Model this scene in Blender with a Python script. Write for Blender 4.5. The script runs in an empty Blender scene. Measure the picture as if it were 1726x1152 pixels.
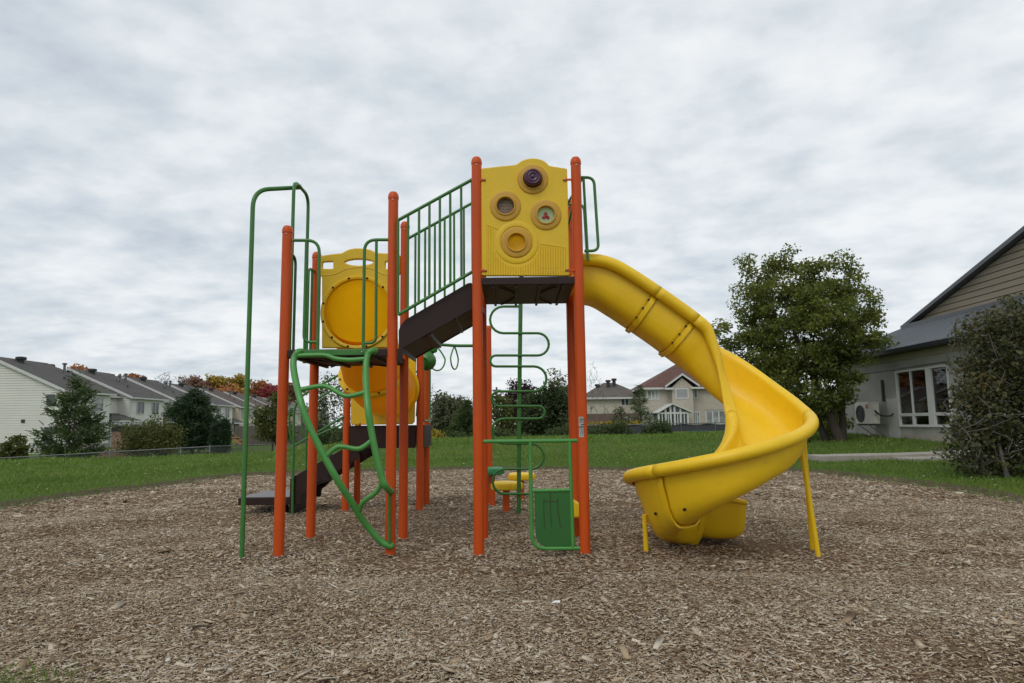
import bpy, math, random
import numpy as np
from mathutils import Vector, Matrix, noise as mnoise
random.seed(7)
S = bpy.context.scene
COL = S.collection
# ------------------------------------------------------------------ camera model (24 mm lens, eye about 1.1 m up)
CAM_H, PITCH, ROLL, FPX = 1.11, math.radians(6.97), math.radians(-0.72), 1150.0
def ray(x, y):
    a, b = (x-863)/FPX, -(y-576)/FPX
    c, s = math.cos(ROLL), math.sin(ROLL)
    u, v = a*c-b*s, a*s+b*c
    return Vector((u, math.cos(PITCH)-v*math.sin(PITCH), math.sin(PITCH)+v*math.cos(PITCH)))
def at(x, y, Y):
    d = ray(x, y); t = Y/d.y
    return Vector((d.x*t, Y, CAM_H+d.z*t))
def atX(x, y, X):
    d = ray(x, y); t = X/d.x
    return Vector((X, d.y*t, CAM_H+d.z*t))
def smooth(a, b, x):
    t = min(1, max(0, (x-a)/(b-a))); return t*t*(3-2*t)
def interp(x, tab):
    if x <= tab[0][0]: return tab[0][1]
    for (x0, y0), (x1, y1) in zip(tab, tab[1:]):
        if x <= x1: return y0+(y1-y0)*(x-x0)/(x1-x0)
    return tab[-1][1]
# ------------------------------------------------------------------ materials
def new_mat(name):
    m = bpy.data.materials.new(name); m.use_nodes = True
    nt = m.node_tree; nt.nodes.clear()
    out = nt.nodes.new('ShaderNodeOutputMaterial')
    return m, nt, out
def N(nt, typ, **kw):
    n = nt.nodes.new(typ)
    for k, v in kw.items():
        if k in n.inputs: n.inputs[k].default_value = v
        else: setattr(n, k, v)
    return n
def ramp(nt, fac, stops):
    r = nt.nodes.new('ShaderNodeValToRGB')
    el = r.color_ramp.elements
    el[0].position, el[0].color = stops[0][0], (*stops[0][1], 1)
    el[1].position, el[1].color = stops[-1][0], (*stops[-1][1], 1)
    for p, c in stops[1:-1]:
        e = el.new(p); e.color = (*c, 1)
    nt.links.new(fac, r.inputs[0]); return r.outputs[0]
def vary(c, k): return tuple(max(0, min(1, q*k)) for q in c)
def mat(name, col, rough=.5, var=.15, scale=6., bump=0., bscale=60., translucent=0., spec=.5, metal=0., stretch=None, wear=0.):
    m, nt, out = new_mat(name)
    tc = N(nt, 'ShaderNodeTexCoord'); src = tc.outputs['Object']
    if stretch:
        mp = N(nt, 'ShaderNodeMapping'); mp.inputs['Scale'].default_value = stretch
        nt.links.new(src, mp.inputs[0]); src = mp.outputs[0]
    n = N(nt, 'ShaderNodeTexNoise', Scale=scale, Detail=6.0, Roughness=.6); nt.links.new(src, n.inputs['Vector'])
    c = ramp(nt, n.outputs[0], [(.25, vary(col, 1-var)), (.75, vary(col, 1+var))])
    if wear:   # scuffs, faded streaks and fine dirt specks
        w1 = N(nt, 'ShaderNodeTexNoise', Scale=22., Detail=9., Roughness=.72, Distortion=.4); nt.links.new(src, w1.inputs['Vector'])
        f1 = ramp(nt, w1.outputs[0], [(.55, (0, 0, 0)), (.74, (1, 1, 1))])
        g1 = N(nt, 'ShaderNodeMath', operation='MULTIPLY'); nt.links.new(f1, g1.inputs[0]); g1.inputs[1].default_value = wear
        k1 = N(nt, 'ShaderNodeMix', data_type='RGBA'); nt.links.new(g1.outputs[0], k1.inputs[0]); nt.links.new(c, k1.inputs[6]); k1.inputs[7].default_value = (col[0]*.45+.03, col[1]*.45+.025, col[2]*.45+.02, 1)
        w2 = N(nt, 'ShaderNodeTexNoise', Scale=7., Detail=5., Roughness=.6); nt.links.new(src, w2.inputs['Vector'])
        f2 = ramp(nt, w2.outputs[0], [(.5, (0, 0, 0)), (.8, (1, 1, 1))])
        g2 = N(nt, 'ShaderNodeMath', operation='MULTIPLY'); nt.links.new(f2, g2.inputs[0]); g2.inputs[1].default_value = wear*.8
        k2 = N(nt, 'ShaderNodeMix', data_type='RGBA'); nt.links.new(g2.outputs[0], k2.inputs[0]); nt.links.new(k1.outputs[2], k2.inputs[6]); k2.inputs[7].default_value = (min(1, col[0]*1.02+.05), min(1, col[1]*1.12+.05), min(1, col[2]*1.1+.06), 1)
        c = k2.outputs[2]
    p = N(nt, 'ShaderNodeBsdfPrincipled', Roughness=rough, Metallic=metal)
    p.inputs['Specular IOR Level'].default_value = spec
    nt.links.new(c, p.inputs['Base Color'])
    if bump:
        b = N(nt, 'ShaderNodeTexNoise', Scale=bscale, Detail=4.0); nt.links.new(src, b.inputs['Vector'])
        bp = N(nt, 'ShaderNodeBump', Strength=bump, Distance=.01); nt.links.new(b.outputs[0], bp.inputs['Height'])
        nt.links.new(bp.outputs[0], p.inputs['Normal'])
    res = p.outputs[0]
    if translucent:
        t = N(nt, 'ShaderNodeBsdfTranslucent'); nt.links.new(c, t.inputs[0])
        mx = N(nt, 'ShaderNodeMixShader'); mx.inputs[0].default_value = translucent
        nt.links.new(res, mx.inputs[1]); nt.links.new(t.outputs[0], mx.inputs[2]); res = mx.outputs[0]
    nt.links.new(res, out.inputs[0]); return m
def island_mat(name, stops, rough=.8, translucent=0., noise_amt=0., nscale=.6, spec=.3):
    """colour picked per loose piece (leaf, blade, chip)"""
    m, nt, out = new_mat(name)
    g = N(nt, 'ShaderNodeNewGeometry'); fac = g.outputs['Random Per Island']
    if noise_amt:
        tc = N(nt, 'ShaderNodeTexCoord'); n = N(nt, 'ShaderNodeTexNoise', Scale=nscale, Detail=4.0, Roughness=.6)
        nt.links.new(tc.outputs['Object'], n.inputs['Vector'])
        mm = N(nt, 'ShaderNodeMapRange'); nt.links.new(n.outputs[0], mm.inputs[0])
        mm.inputs[1].default_value = .3; mm.inputs[2].default_value = .7
        mx = N(nt, 'ShaderNodeMix'); mx.inputs[0].default_value = noise_amt
        nt.links.new(fac, mx.inputs[2]); nt.links.new(mm.outputs[0], mx.inputs[3]); fac = mx.outputs[0]
    c = ramp(nt, fac, stops)
    p = N(nt, 'ShaderNodeBsdfPrincipled', Roughness=rough); p.inputs['Specular IOR Level'].default_value = spec
    nt.links.new(c, p.inputs['Base Color']); res = p.outputs[0]
    if translucent:
        t = N(nt, 'ShaderNodeBsdfTranslucent'); nt.links.new(c, t.inputs[0])
        mx = N(nt, 'ShaderNodeMixShader'); mx.inputs[0].default_value = translucent
        nt.links.new(res, mx.inputs[1]); nt.links.new(t.outputs[0], mx.inputs[2]); res = mx.outputs[0]
    nt.links.new(res, out.inputs[0]); return m
M = {}
M['orange'] = mat('orange_paint', (.56, .074, .006), .42, .14, 4, .05, 160, spec=.3, stretch=(1, 1, .3), wear=.30)
M['green'] = mat('green_paint', (.034, .165, .024), .35, .12, 5, .05, 150, wear=.3)
M['green_lt'] = mat('light_green_paint', (.065, .265, .05), .35, .12, 5, .05, 150, wear=.3)
M['green_plate'] = mat('green_panel_plastic', (.022, .125, .02), .5, .12, 4, .04, 120)
M['green_pod'] = mat('green_pod_plastic', (.04, .25, .10), .5, .12, 8)
M['yellow'] = mat('yellow_plastic', (.90, .575, .010), .45, .09, 2.2, .04, 140, translucent=.06, wear=.28)
M['yellow_panel'] = mat('yellow_panel_plastic', (.74, .47, .007), .45, .07, 2.5, .03, 180, wear=.25)
M['yellow_tube'] = mat('yellow_tunnel_plastic', (.90, .47, .006), .5, .06, 3, translucent=.6)
M['tan'] = mat('ochre_ring_plastic', (.54, .29, .025), .5, .10, 8)
M['purple'] = mat('purple_plastic', (.06, .012, .05), .3, .1, 8)
M['brown'] = mat('brown_coated_steel', (.026, .011, .009), .5, .25, 4, .06, 90, spec=.3)
M['brown_top'] = mat('brown_deck_coating', (.05, .028, .024), .35, .3, 9, .1, 60)
M['steel'] = mat('bolt_steel', (.35, .33, .30), .4, .2, 20, metal=.8)
M['rust'] = mat('scratched_brown', (.055, .035, .02), .8)
M['label'] = mat('grey_label', (.42, .42, .40), .5, .1)
M['label_ink'] = mat('label_ink', (.05, .05, .05), .6)
M['white_metal'] = mat('white_trim', (.56, .56, .54), .5, .06, 3)
M['siding'] = mat('white_siding', (.70, .69, .63), .55, .05, .7)
M['siding_cream'] = mat('cream_siding', (.56, .49, .36), .55, .05, .7)
M['siding_tan'] = mat('weathered_clapboard', (.25, .21, .155), .8, .2, 1.5, .2, 30, stretch=(1, .3, 3))
M['shingle'] = mat('dark_shingles', (.072, .066, .061), .9, .3, 2.2, .5, 40)
M['shingle_brown'] = mat('brown_shingles', (.085, .06, .05), .9, .3, 2.2, .5, 40)
M['shingle_red'] = mat('red_brown_shingles', (.115, .056, .043), .9, .25, 2.2, .5, 40)
M['shingle_grey'] = mat('grey_brown_shingles', (.105, .09, .075), .9, .3, 1.2, .5, 40)
M['metal_roof'] = mat('grey_metal_roof', (.15, .165, .185), .4, .12, 2, spec=.4)
M['fascia'] = mat('dark_fascia_metal', (.085, .09, .098), .45, .15, 2)
M['fascia_black'] = mat('black_gutter', (.02, .021, .024), .5, .15, 2)
M['frieze'] = mat('beige_frieze_board', (.32, .28, .21), .8, .15, 2, stretch=(1, .2, 3))
M['stucco'] = mat('beige_stucco', (.43, .385, .32), .9, .12, 3, .4, 30)
M['beige_siding'] = mat('pale_beige_siding', (.48, .44, .36), .7, .06, 2)
M['stone_grey'] = mat('grey_concrete', (.34, .31, .27), .9, .2, 3, .3, 60)
M['wood_fence'] = mat('grey_fence_wood', (.14, .12, .10), .9, .35, 3, .3, 30, stretch=(3, 3, .4))
M['new_wood'] = mat('fresh_deck_wood', (.42, .24, .10), .8, .2, 4)
M['galv'] = mat('galvanised_steel', (.13, .135, .135), .5, .2, 6, metal=.3)
M['screen'] = mat('dark_privacy_screen', (.030, .033, .036), .8, .3, 3, stretch=(1, 1, .3))
M['ac'] = mat('ivory_casing', (.62, .60, .54), .5, .06, 3)
M['dark'] = mat('dark_plastic', (.03, .03, .03), .6)
M['red'] = mat('red_plastic', (.35, .02, .02), .45)
M['tan_pipe'] = mat('pipe_wrap', (.03, .03, .032), .7)
M['util'] = mat('utility_green', (.03, .08, .075), .6, .15)
M['bark'] = mat('brown_bark', (.075, .058, .043), .95, .35, 6, .6, 30, stretch=(2, 2, .4))
M['bark_grey'] = mat('grey_bark', (.15, .135, .12), .95, .3, 6, .5, 30, stretch=(2, 2, .4))
M['paper'] = mat('white_paper', (.80, .80, .80), .7, .05)
M['pink'] = mat('pinkish_wood', (.50, .33, .28), .7, .1)
def glass_mat(name, col, rough=.08):
    m, nt, out = new_mat(name)
    tc = N(nt, 'ShaderNodeTexCoord'); n = N(nt, 'ShaderNodeTexNoise', Scale=.9, Detail=3.0)
    nt.links.new(tc.outputs['Object'], n.inputs['Vector'])
    c = ramp(nt, n.outputs[0], [(.35, vary(col, .55)), (.65, vary(col, 1.5))])
    p = N(nt, 'ShaderNodeBsdfPrincipled', Roughness=rough); nt.links.new(c, p.inputs['Base Color'])
    nt.links.new(p.outputs[0], out.inputs[0]); return m
M['glass'] = glass_mat('window_glass', (.05, .055, .06))
M['curtain'] = glass_mat('curtained_glass', (.26, .27, .26), .25)
M['blind'] = mat('pale_blind', (.30, .31, .31), .35, .06, 2)
def brick_mat(name, c1, c2, mortar, bw, bh, bump=.5, coord='Object', rot=(math.pi/2, 0, 0), msize=.012):
    m, nt, out = new_mat(name)
    tc = N(nt, 'ShaderNodeTexCoord'); mp = N(nt, 'ShaderNodeMapping'); mp.inputs['Rotation'].default_value = rot
    nt.links.new(tc.outputs[coord], mp.inputs[0])
    b = N(nt, 'ShaderNodeTexBrick', Scale=1.0); b.inputs['Color1'].default_value = (*c1, 1); b.inputs['Color2'].default_value = (*c2, 1)
    b.inputs['Mortar'].default_value = (*mortar, 1); b.inputs['Brick Width'].default_value = bw; b.inputs['Row Height'].default_value = bh
    b.inputs['Mortar Size'].default_value = msize
    nt.links.new(mp.outputs[0], b.inputs['Vector'])
    n = N(nt, 'ShaderNodeTexNoise', Scale=1.3, Detail=6.0); nt.links.new(tc.outputs[coord], n.inputs['Vector'])
    r = ramp(nt, n.outputs[0], [(.3, (.78, .78, .78)), (.7, (1.1, 1.1, 1.1))])
    mx = N(nt, 'ShaderNodeMix', data_type='RGBA', blend_type='MULTIPLY'); mx.inputs[0].default_value = 1
    nt.links.new(b.outputs[0], mx.inputs[6]); nt.links.new(r, mx.inputs[7])
    p = N(nt, 'ShaderNodeBsdfPrincipled', Roughness=.85); nt.links.new(mx.outputs[2], p.inputs['Base Color'])
    bp = N(nt, 'ShaderNodeBump', Strength=bump, Distance=.01); bp.invert = True
    nt.links.new(b.outputs['Fac'], bp.inputs['Height']); nt.links.new(bp.outputs[0], p.inputs['Normal'])
    nt.links.new(p.outputs[0], out.inputs[0]); return m
M['brick'] = brick_mat('brown_red_brick', (.17, .085, .06), (.13, .065, .05), (.2, .17, .15), .22, .075)
M['brick_pink'] = brick_mat('pink_brown_brick', (.30, .15, .10), (.24, .12, .085), (.28, .22, .18), .22, .075)
M['brick_disc'] = brick_mat('brick_patterned_disc', (.30, .21, .16), (.36, .27, .21), (.06, .05, .045), .032, .0135, .2, msize=.0022)
M['block'] = brick_mat('painted_block', (.53, .505, .45), (.47, .45, .40), (.34, .33, .295), .4, .1, .9, rot=(math.pi/2, 0, math.pi/2), msize=.008)
# ------------------------------------------------------------------ mesh builder
def fillet(pts, r, n=6):
    pts = [Vector(p) for p in pts]; out = [pts[0]]
    for i in range(1, len(pts)-1):
        a, b, c = pts[i-1], pts[i], pts[i+1]
        rr = r[i] if isinstance(r, dict) else r
        d1, d2 = (a-b), (c-b)
        k = min(rr, d1.length*.49, d2.length*.49)
        p0, p2 = b+d1.normalized()*k, b+d2.normalized()*k
        for j in range(n+1):
            t = j/n; out.append(p0*(1-t)**2+b*2*t*(1-t)+p2*t*t)
    out.append(pts[-1]); return out
def spline(pts, n=6):
    pts = [Vector(p) for p in pts]; out = []
    for i in range(len(pts)-1):
        p0, p1, p2, p3 = pts[max(0, i-1)], pts[i], pts[i+1], pts[min(len(pts)-1, i+2)]
        for j in range(n):
            t = j/n
            out.append(.5*((2*p1)+(p2-p0)*t+(2*p0-5*p1+4*p2-p3)*t*t+(3*p1-p0-3*p2+p3)*t**3))
    out.append(pts[-1]); return out
class MB:
    def __init__(s): s.v, s.f = [], []
    def add(s, vs, fs):
        o = len(s.v); s.v += [tuple(v) for v in vs]; s.f += [tuple(i+o for i in f) for f in fs]; return s
    def box(s, a, b, rz=0, c=None):
        """box between corners a and b, turned by rz about c"""
        x0, y0, z0 = a; x1, y1, z1 = b
        vs = [Vector((x, y, z)) for z in (z0, z1) for x, y in ((x0, y0), (x1, y0), (x1, y1), (x0, y1))]
        if rz:
            c = Vector(c if c else ((x0+x1)/2, (y0+y1)/2, 0)); R = Matrix.Rotation(rz, 3, 'Z')
            vs = [R@(v-c)+c for v in vs]
        return s.add(vs, [(3, 2, 1, 0), (4, 5, 6, 7), (0, 1, 5, 4), (1, 2, 6, 5), (2, 3, 7, 6), (3, 0, 4, 7)])
    def tube(s, pts, r, n=10, caps=True, closed=False):
        pts = [Vector(p) for p in pts]; L = len(pts); rad = r if callable(r) else (lambda t: r)
        T = []
        for i in range(L):
            if closed: t = pts[(i+1) % L]-pts[i-1]
            else: t = pts[min(L-1, i+1)]-pts[max(0, i-1)]
            T.append(t.normalized() if t.length > 1e-9 else Vector((0, 0, 1)))
        up = Vector((0, 0, 1)) if abs(T[0].z) < .9 else Vector((1, 0, 0))
        u = T[0].cross(up).normalized(); vs = []
        for i in range(L):
            u = (u-T[i]*u.dot(T[i])).normalized(); w = T[i].cross(u)
            rr = rad(i/max(1, L-1))
            for k in range(n):
                a = 2*math.pi*k/n; vs.append(pts[i]+(u*math.cos(a)+w*math.sin(a))*rr)
        fs = []
        for i in range(L if closed else L-1):
            j = (i+1) % L
            for k in range(n):
                fs.append((i*n+k, i*n+(k+1) % n, j*n+(k+1) % n, j*n+k))
        if caps and not closed:
            fs.append(tuple(range(n-1, -1, -1))); fs.append(tuple((L-1)*n+k for k in range(n)))
        return s.add(vs, fs)
    def lathe(s, prof, c, axis='Z', n=32, cap=True):
        """profile of (radius, height) turned about an axis through c"""
        c = Vector(c); vs = []
        for r, h in prof:
            for k in range(n):
                a = 2*math.pi*k/n; x, y = r*math.cos(a), r*math.sin(a)
                vs.append(c+(Vector((x, y, h)) if axis == 'Z' else Vector((x, -h, y)) if axis == '-Y' else Vector((-h, y, x))))
        fs = []
        for i in range(len(prof)-1):
            for k in range(n): fs.append((i*n+k, i*n+(k+1) % n, (i+1)*n+(k+1) % n, (i+1)*n+k))
        if cap:
            if prof[0][0] > 1e-6: fs.append(tuple(range(n-1, -1, -1)))
            if prof[-1][0] > 1e-6: fs.append(tuple((len(prof)-1)*n+k for k in range(n)))
        return s.add(vs, fs)
    def prism(s, poly, a, b, plane='XZ'):
        """polygon (2-D) carried from a to b along the third axis"""
        def P(p, t): return (p[0], t, p[1]) if plane == 'XZ' else (t, p[0], p[1]) if plane == 'YZ' else (p[0], p[1], t)
        n = len(poly); vs = [P(p, a) for p in poly]+[P(p, b) for p in poly]
        fs = [tuple(range(n)), tuple(range(2*n-1, n-1, -1))]+[(i, i+n, (i+1) % n+n, (i+1) % n) for i in range(n)]
        return s.add(vs, fs)
    def build(s, name, m, parent=None, smooth_a=40, bevel=0, seg=2, solid=0):
        o = Vector((0, 0, 0)); q = parent
        while q: o += q.location; q = q.parent
        me = bpy.data.meshes.new(name)
        me.from_pydata([Vector(v)-o for v in s.v], [], s.f)
        import bmesh
        bm = bmesh.new(); bm.from_mesh(me); bmesh.ops.recalc_face_normals(bm, faces=bm.faces); bm.to_mesh(me); bm.free()
        return finish(me, name, m, parent, smooth_a, bevel, seg, solid)
def finish(me, name, m, parent=None, smooth_a=40, bevel=0, seg=2, solid=0):
    if smooth_a:
        me.polygons.foreach_set('use_smooth', [True]*len(me.polygons)); me.set_sharp_from_angle(angle=math.radians(smooth_a))
    me.materials.append(m)
    ob = bpy.data.objects.new(name, me); COL.objects.link(ob)
    if parent: ob.parent = parent
    if solid:
        d = ob.modifiers.new('thickness', 'SOLIDIFY'); d.thickness = solid; d.offset = 0
    if bevel:
        d = ob.modifiers.new('edges', 'BEVEL'); d.width = bevel; d.segments = seg; d.limit_method = 'ANGLE'; d.angle_limit = math.radians(40)
    return ob
def plate(name, m, outer, holes, y, th, parent, bev=.006, org=(0, 0, 0)):
    """flat plate with holes in the XZ plane, centred on y"""
    cu = bpy.data.curves.new(name, 'CURVE'); cu.dimensions = '2D'; cu.fill_mode = 'BOTH'
    cu.extrude = th/2-bev; cu.bevel_depth = bev; cu.bevel_resolution = 2; cu.offset = -bev
    for lp in [outer]+holes:
        sp = cu.splines.new('POLY'); sp.points.add(len(lp)-1); sp.use_cyclic_u = True
        for p, (x, z) in zip(sp.points, lp): p.co = (x, z, 0, 1)
    t = bpy.data.objects.new('t', cu); COL.objects.link(t)
    dg = bpy.context.evaluated_depsgraph_get(); me = bpy.data.meshes.new_from_object(t.evaluated_get(dg))
    bpy.data.objects.remove(t); bpy.data.curves.remove(cu)
    o = Vector((0, 0, 0)); q = parent
    while q: o += q.location; q = q.parent
    me.transform(Matrix.Translation(Vector((0, y, 0))-o)@Matrix.Rotation(math.pi/2, 4, 'X'))
    me.name = name; me.materials.clear()
    return finish(me, name, m, parent, 35)
def arrays_mesh(name, V, F, m, parent=None, smooth_a=0, kind=None):
    """V (n,3) floats, F (k,3|4) ints"""
    o = Vector((0, 0, 0)); q = parent
    while q: o += q.location; q = q.parent
    V = np.asarray(V, np.float32)-np.array(o, np.float32); F = np.asarray(F, np.int32)
    me = bpy.data.meshes.new(name); n, k = F.shape
    me.vertices.add(len(V)); me.vertices.foreach_set('co', V.ravel())
    me.loops.add(n*k); me.loops.foreach_set('vertex_index', F.ravel())
    me.polygons.add(n); me.polygons.foreach_set('loop_start', np.arange(0, n*k, k, dtype=np.int32))
    me.update(calc_edges=True); me.validate()
    return finish(me, name, m, parent, smooth_a)
def thing(name, label, cat, loc, group=None):
    o = bpy.data.objects.new(name, None); COL.objects.link(o); o.location = loc; o.empty_display_size = .3
    return tag(o, label, cat, group)
def tag(o, label=None, cat=None, group=None, kind=None):
    if label: o['label'] = label
    if cat: o['category'] = cat
    if group: o['group'] = group
    if kind: o['kind'] = kind
    return o
# ------------------------------------------------------------------ ground
PC = (-.25, 10.0)
RT = [(-180, 7.0), (-140, 7.2), (-122, 7.7), (-112, 7.42), (-105, 7.12), (-98, 7.22), (-90, 7.4), (-71, 7.5), (-40, 7.2), (-10, 6.8), (6, 7.0), (17, 7.2), (40, 8.1), (65, 6.7), (80, 6.8), (98, 7.1), (122, 7.6), (135, 8.2), (156, 7.1), (180, 7.0)]
def pit_r(a):
    d = math.degrees(a); d = (d+180) % 360-180
    r = interp(d, RT)
    return r+.14*mnoise.noise((math.cos(a)*4, math.sin(a)*4, 3.3))+.11*mnoise.noise((math.cos(a)*15, math.sin(a)*15, 1.3))
CREST = [(-.75, .10), (-.55, .15), (-.4, .26), (-.33, .36), (-.2, .47), (0, .53), (.5, .60)]
POSTXY = [(-2.03, 6.04), (-1.11, 6.04), (-.3, 5.92), (.595, 5.92), (-2.02, 6.94), (-1.1, 6.94), (-.3, 6.84), (.6, 6.84), (-2.29, 5.9), (2.5, 5.8), (2.52, 6.0), (1.13, 6.03), (-2.18, 9), (-1.22, 9), (.05, 8.7)]
def terrain(x, y):
    dx, dy = x-PC[0], y-PC[1]; r = math.hypot(dx, dy); R = pit_r(math.atan2(dy, dx))
    if r < R:
        z = .035*mnoise.noise((x*.7, y*.7, 0))+.018*mnoise.noise((x*2.3, y*2.3, 5))
        z += .10*math.exp(-((x-1.75)**2+(y-6.7)**2)/.35)*.6
        for px, py in POSTXY:
            q = (x-px)**2+(y-py)**2
            if q < .12: z += .03*math.exp(-q/.016)
        return z*smooth(0, .5, R-r)+.02*smooth(.6, 0, R-r)
    e = r-R
    z = .02+.075*smooth(0, .35, e)
    u = x/max(y, 5.0)
    z += (interp(u, CREST)-.09)*smooth(.3, 14, e)
    z += .045*mnoise.noise((x*.35, y*.35, 9))*smooth(.5, 4, e)+.012*mnoise.noise((x*1.6, y*1.6, 2))*smooth(0, 1, e)
    z -= (z+.75)*smooth(23, 31, y)*smooth(-7, -12, x)*(1-.35*smooth(40, 55, y))      # the land drops towards the row of houses
    z -= (z-.2)*smooth(31, 42, y)*smooth(-12, -7, x)*(1-smooth(8, 10, x))
    z -= .5*smooth(45, 80, y)*smooth(-12, -7, x)
    return z
def rings(name, rr, m, na=420, inner=True):
    V, F = [], []
    for i, k in enumerate(rr):
        for j in range(na):
            a = -math.pi+2*math.pi*j/na; R = pit_r(a); r = k*R if inner else R+k
            x, y = PC[0]+r*math.cos(a), PC[1]+r*math.sin(a)
            V.append((x, y, terrain(x, y) if (inner or k > 0) else .015))
    for i in range(len(rr)-1):
        for j in range(na):
            F.append((i*na+j, i*na+(j+1) % na, (i+1)*na+(j+1) % na, (i+1)*na+j))
    return arrays_mesh(name, V, F, m, None, 180)
def ground_mats():
    m, nt, out = new_mat('fine_wood_mulch')
    tc = N(nt, 'ShaderNodeTexCoord'); 
    n1 = N(nt, 'ShaderNodeTexNoise', Scale=38., Detail=8., Roughness=.75); n2 = N(nt, 'ShaderNodeTexNoise', Scale=.9, Detail=5.)
    v = N(nt, 'ShaderNodeTexVoronoi', Scale=34.)
    mp = N(nt, 'ShaderNodeMapping'); mp.inputs['Scale'].default_value = (.5, 1.5, 1)
    nt.links.new(tc.outputs['Object'], mp.inputs[0]); nt.links.new(mp.outputs[0], v.inputs['Vector'])
    for n in (n1, n2): nt.links.new(tc.outputs['Object'], n.inputs['Vector'])
    c = ramp(nt, n1.outputs[0], [(.3, (.06, .038, .024)), (.5, (.175, .115, .072)), (.7, (.33, .245, .165))])
    c2 = ramp(nt, n2.outputs[0], [(.35, (.72, .66, .6)), (.65, (1.1, 1.08, 1.05))])
    mx = N(nt, 'ShaderNodeMix', data_type='RGBA', blend_type='MULTIPLY'); mx.inputs[0].default_value = 1
    nt.links.new(c, mx.inputs[6]); nt.links.new(c2, mx.inputs[7])
    p = N(nt, 'ShaderNodeBsdfPrincipled', Roughness=.95); p.inputs['Specular IOR Level'].default_value = .1
    nt.links.new(mx.outputs[2], p.inputs['Base Color'])
    bp = N(nt, 'ShaderNodeBump', Strength=.9, Distance=.02); nt.links.new(v.outputs['Distance'], bp.inputs['Height'])
    nt.links.new(bp.outputs[0], p.inputs['Normal']); nt.links.new(p.outputs[0], out.inputs[0]); M['mulch'] = m
    m, nt, out = new_mat('lawn_soil_and_grass')
    tc = N(nt, 'ShaderNodeTexCoord')
    n1 = N(nt, 'ShaderNodeTexNoise', Scale=.35, Detail=6., Roughness=.65); n2 = N(nt, 'ShaderNodeTexNoise', Scale=14., Detail=8., Roughness=.8)
    for n in (n1, n2): nt.links.new(tc.outputs['Object'], n.inputs['Vector'])
    c = ramp(nt, n2.outputs[0], [(.25, (.045, .068, .014)), (.5, (.085, .138, .028)), (.75, (.145, .195, .05))])
    c2 = ramp(nt, n1.outputs[0], [(.32, (1.3, 1.0, .8)), (.5, (1, 1, 1)), (.7, (.8, .95, .8))])
    mx = N(nt, 'ShaderNodeMix', data_type='RGBA', blend_type='MULTIPLY'); mx.inputs[0].default_value = 1
    nt.links.new(c, mx.inputs[6]); nt.links.new(c2, mx.inputs[7])
    p = N(nt, 'ShaderNodeBsdfPrincipled', Roughness=.95); p.inputs['Specular IOR Level'].default_value = .1
    nt.links.new(mx.outputs[2], p.inputs['Base Color'])
    bp = N(nt, 'ShaderNodeBump', Strength=.8, Distance=.05); nt.links.new(n2.outputs[0], bp.inputs['Height'])
    nt.links.new(bp.outputs[0], p.inputs['Normal']); nt.links.new(p.outputs[0], out.inputs[0]); M['lawn'] = m
    M['soil'] = mat('bare_soil', (.085, .055, .034), .95, .4, 9, .8, 30)
ground_mats()
tag(rings('wood_chip_ground', [0, .01]+[i/46 for i in range(1, 46)]+[.985, 1.0], M['mulch']), kind='structure')
tag(rings('soil_verge', [-.06, .0, .04, .10, .18, .27], M['soil'], inner=False), kind='structure')
def verge_drop():
    o = bpy.data.objects['soil_verge']
    for v in o.data.vertices: v.co.z += .006
verge_drop()
tag(rings('lawn', [.16, .24, .34, .5, .75, 1, 1.4, 1.9, 2.5, 3.2, 4, 5, 6, 7, 8.2, 9.5, 11, 12.5, 14, 16, 18, 20, 22, 24, 26, 28, 31, 34, 38, 43, 50, 60, 75, 95, 130, 200, 400, 900], M['lawn'], inner=False), kind='structure')
tz = np.vectorize(terrain)
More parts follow.
